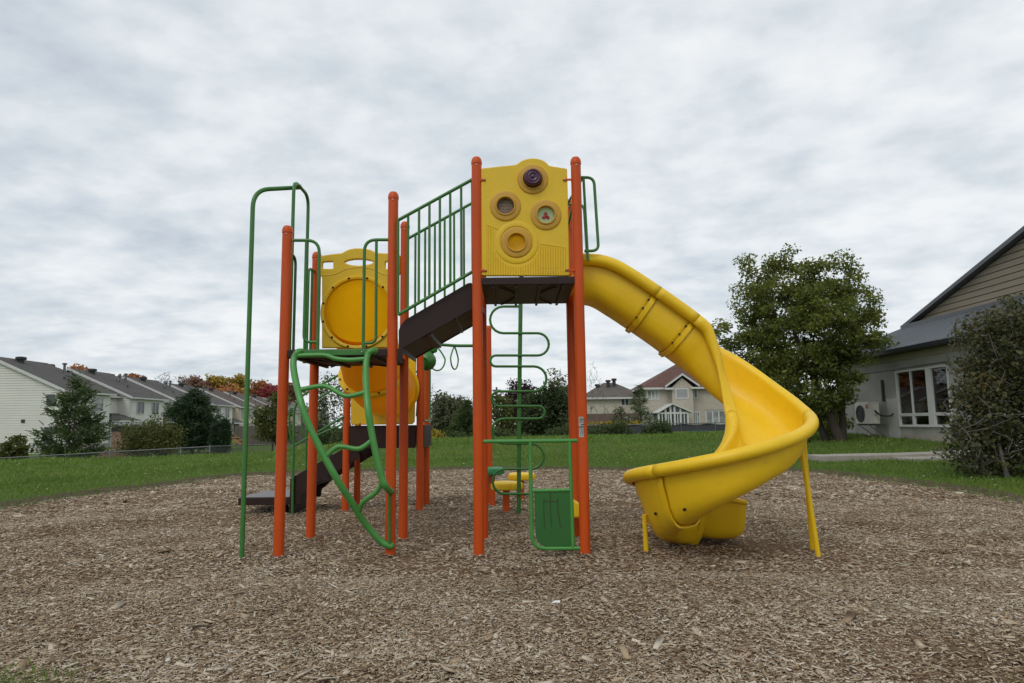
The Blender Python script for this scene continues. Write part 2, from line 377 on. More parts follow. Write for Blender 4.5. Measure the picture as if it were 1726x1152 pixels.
# wood chips: thin tapered splinters, thick near the eye, thinner towards the back
def pch(x, y):
    """share of coarse chips left at a spot: trodden and scraped places show the fine mulch below"""
    v = np.sin(x*1.3+1.1*np.sin(y*.9+2))*np.sin(y*1.1+1.3*np.sin(x*.8))+.6*np.sin(x*2.9+y*1.7)*np.sin(y*2.6-x*1.2+1)
    p = np.clip(.78+.30*v, .22, 1)
    for cx, cy, rr, am in ((1.75, 6.55, .5, .85), (2.3, 6.4, .5, .6), (-.9, 5.7, .6, .5), (.2, 4.9, .9, .45), (1.3, 5.0, .7, .4), (-2.4, 6.3, .5, .5), (-3.0, 8.9, .7, .6), (.1, 8.3, .6, .5)):
        p = p*(1-am*np.exp(-((x-cx)**2+(y-cy)**2)/rr**2))
    return p
def chips(n, ymin, ymax, lmean, seed, wide=1.0):
    rg = np.random.default_rng(seed); P = []
    pts = np.empty((0, 2))
    while len(pts) < n:
        y = rg.uniform(ymin, ymax, 60000); x = rg.uniform(-9, 9.5, 60000)
        k = (np.abs(x) < 1.05*y*wide+1.0); x, y = x[k], y[k]
        dx, dy = x-PC[0], y-PC[1]; r = np.hypot(dx, dy)
        ang = np.arctan2(dy, dx); tabA = np.radians(np.linspace(-180, 180, 721)); tabR = np.array([pit_r(a) for a in tabA])
        R = np.interp(ang, tabA, tabR)+.06+rg.normal(0, .06, len(x))
        pn = pch(x, y); k = (r < R) & (rg.uniform(0, 1, len(x)) < pn); pts = np.vstack([pts, np.c_[x[k], y[k]]])
    pts = pts[:n]
    # terrain heights by a coarse lookup
    gx = np.linspace(-10, 10, 141); gy = np.linspace(1.5, 19, 141)
    if not hasattr(chips, 'G'): chips.G = np.array([[terrain(a, b) for a in gx] for b in gy])
    fx = np.clip((pts[:, 0]-gx[0])/(gx[1]-gx[0]), 0, 139.99); fy = np.clip((pts[:, 1]-gy[0])/(gy[1]-gy[0]), 0, 139.99)
    ix, iy = fx.astype(int), fy.astype(int); tx, ty = fx-ix, fy-iy; G = chips.G
    z = (G[iy, ix]*(1-tx)+G[iy, ix+1]*tx)*(1-ty)+(G[iy+1, ix]*(1-tx)+G[iy+1, ix+1]*tx)*ty
    L = lmean*np.exp(rg.normal(0, .45, n)); W = L*rg.uniform(.16, .42, n); H = np.minimum(W*.5, rg.uniform(.002, .006, n)*(lmean/.03))
    yaw = rg.uniform(0, 2*np.pi, n); pit = rg.normal(0, .15, n); rol = rg.normal(0, .28, n)
    cx, sx = np.cos(yaw), np.sin(yaw)
    A = np.c_[cx*np.cos(pit), sx*np.cos(pit), np.sin(pit)]
    B0 = np.c_[-sx, cx, np.zeros(n)]; C0 = np.cross(A, B0)
    B = B0*np.cos(rol)[:, None]+C0*np.sin(rol)[:, None]; C = np.cross(A, B)
    ctr = np.c_[pts, z+rg.uniform(.0, .014, n)+.5*L*np.abs(np.sin(pit))*.4]
    V = np.empty((n, 8, 3)); k = 0
    for sc in (-1, 1):
        for sa, sb in ((-1, -1), (1, -1), (1, 1), (-1, 1)):
            ta = rg.uniform(.75, 1.05, n)*sa*L/2; tb = rg.uniform(.45, 1.1, n)*sb*W/2
            V[:, k] = ctr+A*ta[:, None]+B*tb[:, None]+C*(sc*H/2)[:, None]; k += 1
    q = np.array([(3, 2, 1, 0), (4, 5, 6, 7), (0, 1, 5, 4), (1, 2, 6, 5), (2, 3, 7, 6), (3, 0, 4, 7)])
    return V.reshape(-1, 3), (q[None]+8*np.arange(n)[:, None, None]).reshape(-1, 4)
M['chip'] = island_mat('weathered_wood_chip', [(0, (.085, .055, .035)), (.16, (.20, .135, .083)), (.38, (.37, .27, .17)), (.6, (.49, .40, .29)), (.82, (.59, .515, .41)), (1, (.73, .68, .59))], .9, noise_amt=.28, nscale=1.1, spec=.15)
CH = [chips(165000, 2.4, 5.2, .0185, 1), chips(5000, 2.4, 7, .040, 4), chips(140000, 5.0, 9.5, .0235, 2), chips(74000, 9.3, 18.8, .038, 3)]
off, VV, FF = 0, [], []
for v, f in CH: VV.append(v); FF.append(f+off); off += len(v)
tag(arrays_mesh('wood_chips', np.vstack(VV), np.vstack(FF), M['chip']), 'loose grey and tan wood chips covering the playground bed', 'wood chips', kind='stuff')
# grass blades on the lawn
def grass(n, region, hmean, wmean, seed):
    rg = np.random.default_rng(seed); x, y = region(rg, n); n = len(x); z = tz(x, y)
    h = hmean*np.exp(rg.normal(0, .3, n)); w = wmean*rg.uniform(.6, 1.3, n)
    yaw = rg.uniform(0, 2*np.pi, n); lean = rg.normal(0, .5, (n, 2))*h[:, None]
    a = np.c_[np.cos(yaw), np.sin(yaw), np.zeros(n)]*w[:, None]/2; b = np.c_[x, y, z-.01]
    V = np.stack([b-a, b+a, b+a*.7+np.c_[lean*.4, h*.6], b-a*.7+np.c_[lean*.4, h*.6], b+np.c_[lean, h*.95], b+np.c_[lean, h]], 1).reshape(-1, 3)
    q = np.array([(0, 1, 2, 3), (3, 2, 4, 5)])
    return V, (q[None]+6*np.arange(n)[:, None, None]).reshape(-1, 4)
def edge_region(e0, e1, a0, a1, power=1.0):
    def f(rg, n):
        a = np.radians(rg.uniform(a0, a1, n)); e = e0+(e1-e0)*rg.uniform(0, 1, n)**power
        R = np.array([pit_r(q) for q in a])+e; x, y = PC[0]+R*np.cos(a), PC[1]+R*np.sin(a)
        k = (np.abs(x) < 1.0*y+3) & (y > 1.2); return x[k], y[k]
    return f
M['grass'] = island_mat('grass_blades', [(0, (.070, .125, .016)), (.35, (.118, .205, .030)), (.7, (.170, .260, .046)), (.92, (.25, .29, .08)), (1, (.30, .26, .12))], .75, .25, noise_amt=.5, nscale=.6)
GR = [grass(56000, edge_region(.10, 3.2, -30, 210, .8), .055, .010, 1), grass(60000, edge_region(2.6, 10, 0, 185), .065, .018, 2), grass(52000, edge_region(9, 24, 15, 165), .08, .034, 3), grass(9000, edge_region(.05, 1.2, -118, -62), .05, .0045, 4),
      grass(700, edge_region(-.12, .15, -112, -104), .05, .004, 5), grass(5000, edge_region(-.10, .25, -20, 200), .05, .010, 6)]
off, VV, FF = 0, [], []
for v, f in GR: VV.append(v); FF.append(f+off); off += len(v)
tag(arrays_mesh('grass', np.vstack(VV), np.vstack(FF), M['grass']), 'short mown green grass growing round the wood chip bed', 'grass', kind='stuff')
# fallen leaves specks on the lawn
def flat_leaves(n, seed, reg, size, cols, name, label):
    rg = np.random.default_rng(seed); x, y = reg(rg, n); n = len(x); z = tz(x, y)+.045
    V, F = leaf_quads(np.c_[x, y, z], size, rg, .35)
    tag(arrays_mesh(name, V, F, island_mat(name+'_colours', cols, .8, .1)), label, 'leaves', kind='stuff')
def leaf_quads(ctr, size, rg, flat=1.0, aspect=.62):
    n = len(ctr); d = rg.normal(0, 1, (n, 3)); d[:, 2] *= flat; d /= np.linalg.norm(d, axis=1)[:, None]+1e-9
    e = rg.normal(0, 1, (n, 3)); e[:, 2] *= flat; e -= d*(e*d).sum(1)[:, None]; e /= np.linalg.norm(e, axis=1)[:, None]+1e-9
    s = (size*np.exp(rg.normal(0, .28, n)))[:, None]; nn = np.cross(d, e)
    V = np.stack([ctr-d*s*.5, ctr+e*s*aspect*.5+nn*s*.08, ctr+d*s*.5, ctr-e*s*aspect*.5+nn*s*.08], 1).reshape(-1, 3)
    return V, np.arange(4*n).reshape(-1, 4)
flat_leaves(1500, 5, edge_region(.3, 16, 0, 180), .034, [(0, (.35, .28, .12)), (.5, (.5, .45, .35)), (1, (.6, .58, .5))], 'fallen_leaves', 'pale fallen leaves scattered over the lawn')
# ------------------------------------------------------------------ the play structure
PS = thing('play_structure', 'orange posted play structure with brown decks, green rails, yellow panels and a spiral slide', 'playground', (-.7, 6.4, 0))
YA, YA2, YB, YB2, YC, YC2 = 6.04, 6.94, 5.92, 6.84, 9.0, 9.93
def post(x, y, ztop, r=.0455):
    z = terrain(x, y)-.12
    prof = [(r, z), (r, ztop-.075), (r+.0035, ztop-.07), (r+.0035, ztop-.045), (r*.93, ztop-.022), (r*.66, ztop-.006), (.001, ztop)]
    o = MB().lathe(prof, (x, y, 0), n=24).build('post', M['orange'], PS, 30)
    b = MB()
    for a in (.7, 2.6, -1.2): b.lathe([(.006, 0), (.006, .004), (.001, .006)], (x+math.cos(a)*r*.2, y-r-.0005, ztop-.09), '-Y', 10) if a == -1.2 else None
    b.build('rivet', M['steel'], o)
    return o
xL, xL2, xP3, xP6 = -2.03, -2.02, at(659.8, 700, YA).x, at(681.3, 600, YA2).x
xP4, xP5, xP4b, xP5b = -.30, .595, -.30, .60
posts = {}
for k, x, y, z in (('L', xL, YA, at(489, 380.6, YA).z), ('P3', xP3, YA, at(661.7, 323.6, YA).z), ('P4', xP4, YB, at(797.8, 265, YB).z), ('P5', xP5, YB, at(968.2, 265, YB).z),
                   ('L2', xL2, YA2, at(529, 425, YA2).z), ('P6', xP6, YA2, at(680, 374, YA2).z), ('P4b', xP4b, YB2, 3.40), ('P5b', xP5b, YB2, 3.42),
                   ('Q1', -2.18, YC, 2.42), ('Q2', -1.22, YC, 2.36), ('Q3', -2.24, YC2, 2.42), ('Q4', -1.25, YC2, 2.36),
                   ('M1', -.35, 10.0, at(819.5, 549, 10.0).z), ('M2', -.43, 10.72, at(813, 552, 10.72).z)):
    posts[k] = post(x, y, z)
zd1, zd2, zd3 = at(575, 589, YA).z, at(885, 468, YB).z, 1.12
def deck(x0, x1, y0, y1, z, th=.07):
    m = MB().box((x0, y0, z-th), (x1, y1, z-.004))
    o = m.build('deck', M['brown'], PS, 0, .006)
    t = MB()
    t.box((x0+.012, y0+.012, z-.004), (x1-.012, y1-.012, z))
    t.build('deck_surface', M['brown_top'], o, 0)
    r = MB()
    for i in range(4):
        xx = x0+(x1-x0)*(i+.5)/4
        r.box((xx-.012, y0+.02, z-th-.022), (xx+.012, y1-.02, z-th))
    for c in ((x0+.16, 1), (x1-.16, -1)):
        pts = [(c[0]+c[1]*.16*math.sin(t*math.pi)*.9, y0+.06+(y1-y0-.12)*t, z-th-.012) for t in [i/14 for i in range(15)]]
        r.tube(pts, .008, 6)
    r.build('deck_rib', M['brown'], o)
    return o
dk1 = deck(xL+.03, xP3-.03, YA-.03, YA2+.03, zd1)
dk2 = deck(xP4+.035, xP5-.035, YB-.03, YB2+.03, zd2)
dk3 = deck(-2.15, -1.2, YC-.02, YC2+.02, zd3, .05)
sk = MB()
for a, b in (((-2.13, YC-.045, .83), (-1.27, YC-.022, 1.125)), ((-2.13, YC2+.022, .83), (-1.27, YC2+.045, 1.125)), ((-1.195, YC+.05, .83), (-1.172, YC2-.05, 1.125))): sk.box(a, b)
sk.build('deck_skirt', M['brown'], PS, 0, .004)
bolt_mb = lambda p, r=.011, ax='-Y': MB().lathe([(r, 0), (r, .004), (r*.7, .009), (.001, .011)], p, ax, 12)
# stair link between the two upper decks
def px_poly(pts, Y): return [(at(x, y, Y).x, at(x, y, Y).z) for x, y in pts]
front = px_poly([(672, 558), (675, 549), (684, 539), (788, 478), (794, 477), (798, 480), (798, 520), (676, 589), (672, 587)], YA)
st = MB().prism(front, YA-.005, YA+.008).build('stair_stringer', M['brown'], PS, 0, .003)
MB().prism([(x, z) for x, z in front], YA2-.008, YA2+.005).build('stair_stringer', M['brown'], PS, 0, .003)
x0s, x1s = front[0][0]+.02, xP4-.02
tr = MB()
for i in range(3):
    xa = x0s+(x1s-x0s)*i/3; za = zd1+(zd2-zd1)*(i+1)/4
    t = MB().box((xa, YA+.01, za-.05), (xa+.27, YA2-.01, za)); t.box((xa, YA+.01, za-.19), (xa+.012, YA2-.01, za-.051))
    t.build('stair_tread', M['brown'], PS, 0, .004)
up_ = [(x, z) for x, z in front[6:9]]
(ax_, az_), (bx_, bz_) = front[6], front[7]
MB().add([(ax_, YA+.009, az_+.012), (ax_, YA2-.009, az_+.012), (bx_, YA2-.009, bz_+.012), (bx_, YA+.009, bz_+.012), (ax_, YA+.009, az_+.03), (ax_, YA2-.009, az_+.03), (bx_, YA2-.009, bz_+.03), (bx_, YA+.009, bz_+.03)], [(0, 1, 2, 3), (7, 6, 5, 4), (0, 4, 5, 1), (2, 6, 7, 3), (1, 5, 6, 2), (3, 7, 4, 0)]).build('stair_soffit', M['brown'], PS, 0)
MB().box((xP3+.05, YA-.02, zd1-.11), (xP3+.10, YA-.006, zd1+.0)).build('stair_bracket', M['brown'], PS, 0, .003)
def stair_barrier(Y, top, bot, bars, dy=0):
    A0, A1 = at(*top[0], Y), at(*top[1], Y); B0, B1 = at(*bot[0], Y), at(*bot[1], Y)
    o = MB().tube([A0, A1], .0155, 12).build('stair_barrier', M['green'], PS)
    MB().tube([B0, B1], .0155, 12).build('lower_rail', M['green'], o)
    for px, py in bars:
        x = at(px, py, Y).x; f = (x-A0.x)/(A1.x-A0.x); za = A0.z+(A1.z-A0.z)*f; zb = B0.z+(B1.z-B0.z)*f
        MB().tube([(x, Y, zb-.005), (x, Y, za)], .0118, 10).build('baluster', M['green'], o)
    for a, b in ((A0, B0), (A1, B1)): MB().tube([a, b], .013, 10).build('end_upright', M['green'], o)
    return o
stair_barrier(5.975, [(671, 371.5), (796, 303)], [(671, 531), (797, 458)], [(687.5, 450), (706, 450), (723.7, 430), (741.4, 430), (759, 420), (777.6, 400)])
stair_barrier(6.93, [(683, 405), (806, 337)], [(683, 570), (806, 497)], [(684.5, 480), (700, 460), (716.5, 450), (733, 440), (749.5, 430), (765.5, 420), (782, 410)])
# the activity panel at the front of the high deck
def P2(zx, zy, Y, sc=5.236, ox=800, oy=260):
    p = at(ox+zx/sc, oy+zy/sc, Y); return (p.x, p.z)
YP = YB+.0
out = [(70, 1078), (60, 1070), (58, 140), (66, 133), (210, 117), (340, 104), (366, 100), (384, 88), (412, 68), (450, 53), (490, 46), (515, 45), (545, 47), (585, 56), (618, 72), (642, 92), (656, 108), (680, 114), (760, 127), (806, 134), (815, 142), (838, 1068), (828, 1078)]
def circ(c, r, n=40): return [(c[0]+r*math.cos(2*math.pi*i/n), c[1]+r*math.sin(2*math.pi*i/n)) for i in range(n)]
sc_m = YP/FPX/5.236
hub = {'purple': P2(512, 232, YP), 'brick': P2(272, 467, YP), 'fan': P2(628, 545, YP), 'low': P2(370, 787, YP)}
ap = plate('activity_panel', M['yellow_panel'], [P2(x, y, YP) for x, y in out], [circ(hub[k], .078) for k in hub], YP, .05, PS, .010)
for k, (cx, cz) in hub.items():
    ro, ri = 140*sc_m*1.005, .0775 if k != 'purple' else .086
    prof = [(ri, -.03), (ri, .020), (ri+.003, .024), (ri+.010, .024), (ri+.013, .020), (ri+.018, .013), (ro-.012, .013), (ro-.004, .010), (ro, .0), (ro, -.006)]
    MB().lathe(prof, (cx, YP-.0255, cz), '-Y', 48, cap=False).build('porthole_ring', M['tan'], ap, 30)
cx, cz = hub['brick']; MB().lathe([(.001, .006), (.05, .004), (.079, -.002)], (cx, YP+.002, cz), '-Y', 40, False).build('brick_disc', M['brick_disc'], ap)
cx, cz = hub['low']; MB().lathe([(.001, -.02), (.04, -.015), (.079, 0)], (cx, YP+.006, cz), '-Y', 40, False).build('yellow_bowl', M['yellow_tube'], ap)
def fan_mat():
    m, nt, o = new_mat('pale_green_swirl_disc'); tc = N(nt, 'ShaderNodeTexCoord')
    w = N(nt, 'ShaderNodeTexWave', wave_type='RINGS', rings_direction='Y', Scale=28., Distortion=3.0, Detail=2.); mp = N(nt, 'ShaderNodeMapping')
    mp.inputs['Location'].default_value = (-(hub['fan'][0]-PS.location.x), 0, -hub['fan'][1]); nt.links.new(tc.outputs['Object'], mp.inputs[0]); nt.links.new(mp.outputs[0], w.inputs['Vector'])
    c = ramp(nt, w.outputs[0], [(.2, (.52, .68, .42)), (.8, (.88, .95, .78))])
    p = N(nt, 'ShaderNodeBsdfPrincipled', Roughness=.3); t = N(nt, 'ShaderNodeBsdfTranslucent'); mx = N(nt, 'ShaderNodeMixShader'); mx.inputs[0].default_value = .72
    nt.links.new(c, p.inputs['Base Color']); nt.links.new(c, t.inputs[0]); nt.links.new(p.outputs[0], mx.inputs[1]); nt.links.new(t.outputs[0], mx.inputs[2]); nt.links.new(mx.outputs[0], o.inputs[0]); return m
cx, cz = hub['fan']; MB().lathe([(.001, .0), (.079, .0), (.079, -.004)], (cx, YP+.004, cz), '-Y', 40).build('swirl_disc', fan_mat(), ap)
tf = MB()
for a in (90, 215, 325):
    ax, az = cx+.021*math.cos(math.radians(a)), cz-.004+.021*math.sin(math.radians(a))
    tf.lathe([(.001, .008), (.012, .007), (.017, .0)], (ax, YP-.002, az), '-Y', 20, False)
    tf.tube([(cx, YP-.004, cz), (ax, YP-.004, az)], .008, 8)
tf.build('red_trefoil', M['red'], ap)
cx, cz = hub['purple']; pd = MB().lathe([(.085, -.01), (.084, .02), (.074, .075), (.070, .083), (.062, .086), (.054, .083), (.05, .080), (.044, .084), (.032, .084), (.028, .080), (.020, .080), (.016, .086), (.001, .088)], (cx, YP-.02, cz), '-Y', 40).build('purple_dome', M['purple'], ap, 50)
# raised ring and the moulded ribs of the panel
rb = MB(); cx, cz = hub['low']; Rb = 196*sc_m
MBr = MB().lathe([(.145, .0), (.15, .005), (Rb-.008, .0065), (Rb, .003), (Rb+.003, 0)], (cx, YP-.0255, cz), '-Y', 56, False).build('raised_ring', M['yellow_panel'], ap)
def rib_span(zx):
    top = None
    if 105 <= zx <= 205: top = 630+(zx-105)*.35
    elif 575 <= zx <= 795: top = 795+(zx-575)*.13
    elif 205 < zx < 575: top = 700
    if top is None: return None
    d = abs(zx-370)
    if d < 205: top = max(top, 787+math.sqrt(205**2-d*d))
    return (top+4, 1072)
for i in range(32):
    zx = 112+i*22
    s_ = rib_span(zx)
    if s_ and s_[1]-s_[0] > 12:
        a, b = P2(zx, s_[0], YP-.025), P2(zx, s_[1], YP-.025)
        rb.tube([(a[0], YP-.0225, a[1]), (b[0], YP-.0225, b[1])], .0092, 10)
for a, b in (((105, 622), (205, 660)), ((575, 790), (795, 822))):
    p, q = P2(*a, YP-.025), P2(*b, YP-.025); rb.tube([(p[0], YP-.0235, p[1]), (q[0], YP-.0235, q[1])], .006, 8)
rb.build('moulded_rib', M['yellow_panel'], ap)
em = MB()
for w_, h_ in ((92, 28), (70, 15)):
    lp = [(660+sx*(w_-h_)+h_*math.cos(a), 1020+h_*math.sin(a)) for sx, a0 in ((1, -90), (-1, 90)) for a in [math.radians(a0+t*18) for t in range(11)]]
    em.tube([(P2(x, y, YP-.027)[0], YP-.0265, P2(x, y, YP-.027)[1]) for x, y in lp], .0045, 8, closed=True)
em.build('moulded_oval', M['yellow_panel'], ap)
for (x, y), s in (((85, 227), -1), ((790, 227), 1), ((97, 1028), -1), ((812, 1024), 1)):
    p = P2(x, y, YP-.03); b = MB().box((p[0]-.012, YP-.034, p[1]-.011), (p[0]+s*.075, YP-.027, p[1]+.011)) if s > 0 else MB().box((p[0]-.075, YP-.034, p[1]-.011), (p[0]+.012, YP-.027, p[1]+.011))
    bo = b.build('panel_bracket', M['orange'], ap, 0, .004); bolt_mb((p[0], YP-.034, p[1]), .009).build('bolt', M['steel'], bo)
# loops at the slide entry
def loop_rail(pts, inner, Y, r=.0135, fr=.09):
    o = MB().tube(fillet(pts, fr), r, 10).build('hand_loop', M['green'], PS)
    if inner: MB().tube(fillet(inner, fr), r*.92, 10).build('hand_loop_bar', M['green'], o)
    return o
Y = 5.99
loop_rail([at(975, 299.5, Y), at(1001, 299.5, Y), at(1009, 423, Y), at(985, 423.5, Y)], [at(983.5, 300, Y), at(991, 440, Y)], Y)
Y = 6.76
loop_rail([at(958, 345, Y), at(984, 344, Y), at(990, 440, Y), at(972, 440, Y)], None, Y)
MB().tube([at(957, 343, 6.7), at(981, 302, 6.05)], .012, 10).build('hand_loop_tie', M['green'], PS)
MB().tube([at(958, 380, 6.78), at(974, 309, 6.1)], .012, 10).build('hand_loop_tie', M['green'], PS)
# entry loops of the low deck
Y = YA-.01
loop_rail([at(494, 405.5, Y), at(538.5, 405.5, Y), at(535.5, 590, Y)], [at(516.5, 407, Y), at(512, 577, Y), at(536, 577, Y)], Y, .0145, .12)
loop_rail([at(656, 404.5, Y), at(614.5, 404.5, Y), at(612, 589, Y)], [at(634.5, 406, Y), at(633.5, 578, Y), at(613, 579, Y)], Y, .0145, .12)
# side rails on the left flank of the low deck
for yy, x_ in ((6.17, 0), (6.82, 0)):
    z1 = zd1+.93
    loop_rail([(xL, yy-.1 if yy < 6.5 else yy+.08, z1-.02), (xL, yy+.12 if yy < 6.5 else yy-.12, z1-.03), (xL, yy+.12 if yy < 6.5 else yy-.12, zd1-.03)], [(xL, yy, z1-.02), (xL, yy, zd1-.02)], 0, .0135, .08)
# arch and sliding pole
za = at(507, 318, 6.47).z
arch = MB().tube(fillet([(xL-.02, 6.24, zd1-.06), (xL-.02, 6.24, za), (xL-.02, 6.70, za), (xL-.02, 6.70, zd1-.06)], .13), .0165, 12).build('arch_rail', M['green'], PS)
p0 = Vector((-2.29, 5.9, terrain(-2.29, 5.9)-.1)); top = at(427, 320.5, 6.02)
MB().tube(fillet([p0, top, Vector((xL-.02, 6.44, za+.0))], .17, 8), .0205, 12).build('sliding_pole', M['green'], PS)
MB().tube([Vector((xL-.055, 6.36, za)), Vector((xL-.02, 6.42, za))], .0235, 10).build('pole_clamp', M['green'], PS)
# wavy climber in front of the low deck
def bulge(px, py):   # distance of the climber's tubes from the eye
    t = smooth(590, 700, py)*(1-smooth(790, 925, py)); return YA-.06-.28*t
C3 = lambda x, y: at(x, y, bulge(x, y))
lr = spline([at(509, 593, YA-.02), C3(502, 594), C3(496, 603), C3(494.5, 618), C3(499, 645), C3(508, 680), C3(520, 715), C3(540, 757), C3(565, 803), C3(590, 843), C3(615, 882), C3(638, 909), C3(652, 919), at(661, 921, YA-.05)], 5)
wc = MB().tube(lr, .0285, 14).build('wave_climber', M['green_lt'], PS)
rr = spline([at(634, 592, YA-.02), C3(626, 592), C3(619.5, 600), C3(616.5, 620), C3(617, 650), C3(620.5, 690), C3(626, 727), C3(634, 767), C3(643, 803), C3(651, 822), at(659, 829, YA-.05)], 5)
MB().tube(rr, .0285, 14).build('side_tube', M['green_lt'], wc)
for rg_ in ([(500, 600), (545, 599), (566, 605), (590, 607), (619, 605)], [(507, 657), (540, 651), (556, 654), (575, 665), (590, 668), (617, 661)],
            [(549, 770), (565, 756), (577, 753), (600, 757), (612, 754), (628, 742)], [(604, 866), (610, 850), (620, 840), (632, 832), (640, 822), (644, 811)]):
    MB().tube(spline([C3(*p) for p in rg_], 5), .0205, 12).build('wavy_rung', M['green_lt'], wc)
MB().tube([at(656.5, 826, YA-.07), at(656.5, 918, YA-.07)], .012, 10).build('brace_tube', M['green'], wc)
for y_ in (829, 920):
    p = at(659, y_, YA-.055); MB().lathe([(.03, -.01), (.03, .012), (.02, .018)], p, '-Y', 16).build('end_flange', M['green'], wc)
MB().box((at(506, 600, YA-.04).x, YA-.042, zd1-.058), (at(634, 600, YA-.04).x, YA-.031, zd1-.006)).build('mounting_plate', M['green'], PS, 0, .003)
for px in (508, 610, 629):
    bolt_mb(at(px, 594, YA-.043), .010).build('bolt', M['steel'], PS)
# low play counter between the front posts of the high deck
Y = YB-.0
tf = MB().tube([at(809, 744.5, Y), at(975, 743, Y)], .0165, 12).build('counter_frame', M['green_lt'], PS)
MB().tube(fillet([at(893.5, 745, Y), at(896.5, 925, Y), at(980, 924.5, Y)], .12), .0165, 12).build('frame_bend', M['green_lt'], tf)
MB().tube([at(960, 745, Y), at(966, 923, Y)], .0165, 12).build('frame_upright', M['green_lt'], tf)
MB().tube([at(897, 827.5, Y), at(962, 826.5, Y)], .0155, 12).build('frame_bar', M['green_lt'], tf)
pl = [at(*p, Y) for p in ((900.5, 830), (960, 829.5), (963, 921), (918, 921.5), (907, 915), (903, 904))]
cp = MB().prism([(p.x, p.z) for p in pl], Y-.006, Y+.006).build('green_plate', M['green_plate'], tf, 0, .002)
sc = MB(); Z4 = lambda x, y: at(780+x/5.487, 740+y/5.487, Y-.008)
for ln in ([(750, 548), (749, 640), (752, 740), (757, 832)], [(809, 495), (810, 600), (813, 690), (818, 750), (821, 812)], [(878, 548), (880, 640), (890, 720), (897, 780), (907, 822)], [(752, 577), (800, 580), (878, 576)]):
    sc.tube([Z4(*p) for p in ln], .0028, 6)
sc.build('scratched_mark', M['rust'], cp)
# yellow seat on the back post and the warning label
sx = [at(*p, 6.62) for p in ((944, 842), (965, 841.5), (978, 850), (978, 872), (944, 873))]
MB().prism([(p.x, p.z) for p in sx], 6.56, 6.80).build('yellow_seat', M['yellow'], PS, 0, .018, 3)
def stick_on(px0, py0, px1, py1, Yp, xp, yp, rows):
    a, b_ = at(px0, py0, Yp), at(px1, py1, Yp); R_ = .0462; V = []; F = []; n = 7
    t0, t1 = [math.asin(max(-.96, min(.96, (q-xp)/R_))) for q in (a.x, b_.x)]
    if t0 > t1: t0, t1 = t1, t0
    for z in (b_.z, a.z):
        for i in range(n): t = t0+(t1-t0)*i/(n-1); V.append((xp+R_*math.sin(t), yp-R_*math.cos(t), z))
    F = [(i, i+1, n+i+1, n+i) for i in range(n-1)]
    lb = MB().add(V, F).build('warning_label', M['label'], posts['P5'] if Yp < 7 else posts['Q1'])
    ink = MB(); R2 = R_+.0006
    for f0, f1, u0, u1 in rows:
        z0, z1 = a.z+(b_.z-a.z)*f0, a.z+(b_.z-a.z)*f1; vs = []
        for z in (z1, z0):
            for i in range(n): t = t0+(t1-t0)*(u0+(u1-u0)*i/(n-1)); vs.append((xp+R2*math.sin(t), yp-R2*math.cos(t), z))
        ink.add(vs, [(i, i+1, n+i+1, n+i) for i in range(n-1)])
    ink.build('label_print', M['label_ink'], lb)
xp5 = at(981, 720, YB-.046).x
stick_on(975.5, 703, 988, 737, YB-.045, at(980.6, 720, YB).x, YB, [(.05, .08, .1, .9), (.12, .18, .15, .55), (.12, .18, .62, .9), (.22, .24, .1, .9), (.28, .30, .1, .85), (.36, .42, .3, .8), (.47, .53, 0, 1), (.58, .60, .1, .9), (.64, .66, .1, .9), (.70, .72, .1, .8), (.76, .78, .1, .9), (.82, .84, .1, .7), (.9, .92, .1, .9)])
stick_on(570, 706, 575, 745, YC-.045, -2.18, YC, [(.1, .2, .2, .8), (.3, .34, .1, .9), (.5, .56, 0, 1), (.7, .73, .1, .9)])
# ------------------------------------------------------------------ loop climber on its pole
YL = 8.7
pp = [at(874.5, 875, YL), at(875, 700, YL), at(877.5, 512, YL)]
pp[0].z = terrain(pp[0].x, YL)-.1
topz = pp[2].z+.22
lc = MB().tube(fillet([pp[0], pp[1], pp[2], Vector((pp[2].x+.005, YL-.02, topz)), Vector((pp[2].x, YB2+.02, topz-.05))], .25), .0275, 14).build('loop_climber', M['green'], PS)
ys = [517, 562, 599.5, 618, 660, 685, 706, 748, 791, 833]
ext = [826, 925, 826.5, 921, 828.5, 918, 829, 917, 830.5]
seq = [at(877, 517, YL)]
for i in range(len(ys)-1):
    y0, y1, e = ys[i], ys[i+1], ext[i]; s = -1 if e < 875 else 1; h = (y1-y0)/2
    cxp = e-s*min(h, 24); k = min(h, 24)
    for j in range(11):
        a = -math.pi/2+math.pi*j/10
        seq.append(at(cxp+s*k*math.cos(a), (y0+y1)/2+h*math.sin(a), YL-.03))
seq.append(at(893, 833, YL-.03))
MB().tube(seq, .0165, 10).build('climbing_loop', M['green'], lc)
# ------------------------------------------------------------------ crawl tunnel from the low deck to the rear platform
Y1 = YA2; T1 = lambda x, y: (at(480+x/5.236, 380+y/5.236, Y1).x, at(480+x/5.236, 380+y/5.236, Y1).z)
o1 = [T1(*p) for p in [(332, 1085), (332, 470), (326, 452), (313, 446), (306, 430), (306, 285), (316, 275), (420, 258), (505, 250), (530, 236), (570, 216), (615, 207), (660, 206), (715, 210), (765, 222), (800, 240), (825, 248), (920, 252), (1010, 262), (1022, 275), (1022, 425), (1012, 440), (1000, 446), (996, 470), (996, 1085)]]
h1 = [[T1(*p) for p in q] for q in ([(338, 335), (345, 328), (425, 325), (431, 331), (431, 381), (425, 387), (345, 387), (337, 380)], [(528, 330), (560, 315), (610, 306), (660, 304), (710, 307), (760, 316), (792, 330), (760, 345), (710, 355), (660, 359), (600, 356), (555, 345)], [(892, 331), (898, 325), (975, 328), (983, 335), (983, 380), (975, 387), (898, 387), (892, 381)])]
tcx, tcz = T1(650, 772); tR = .345
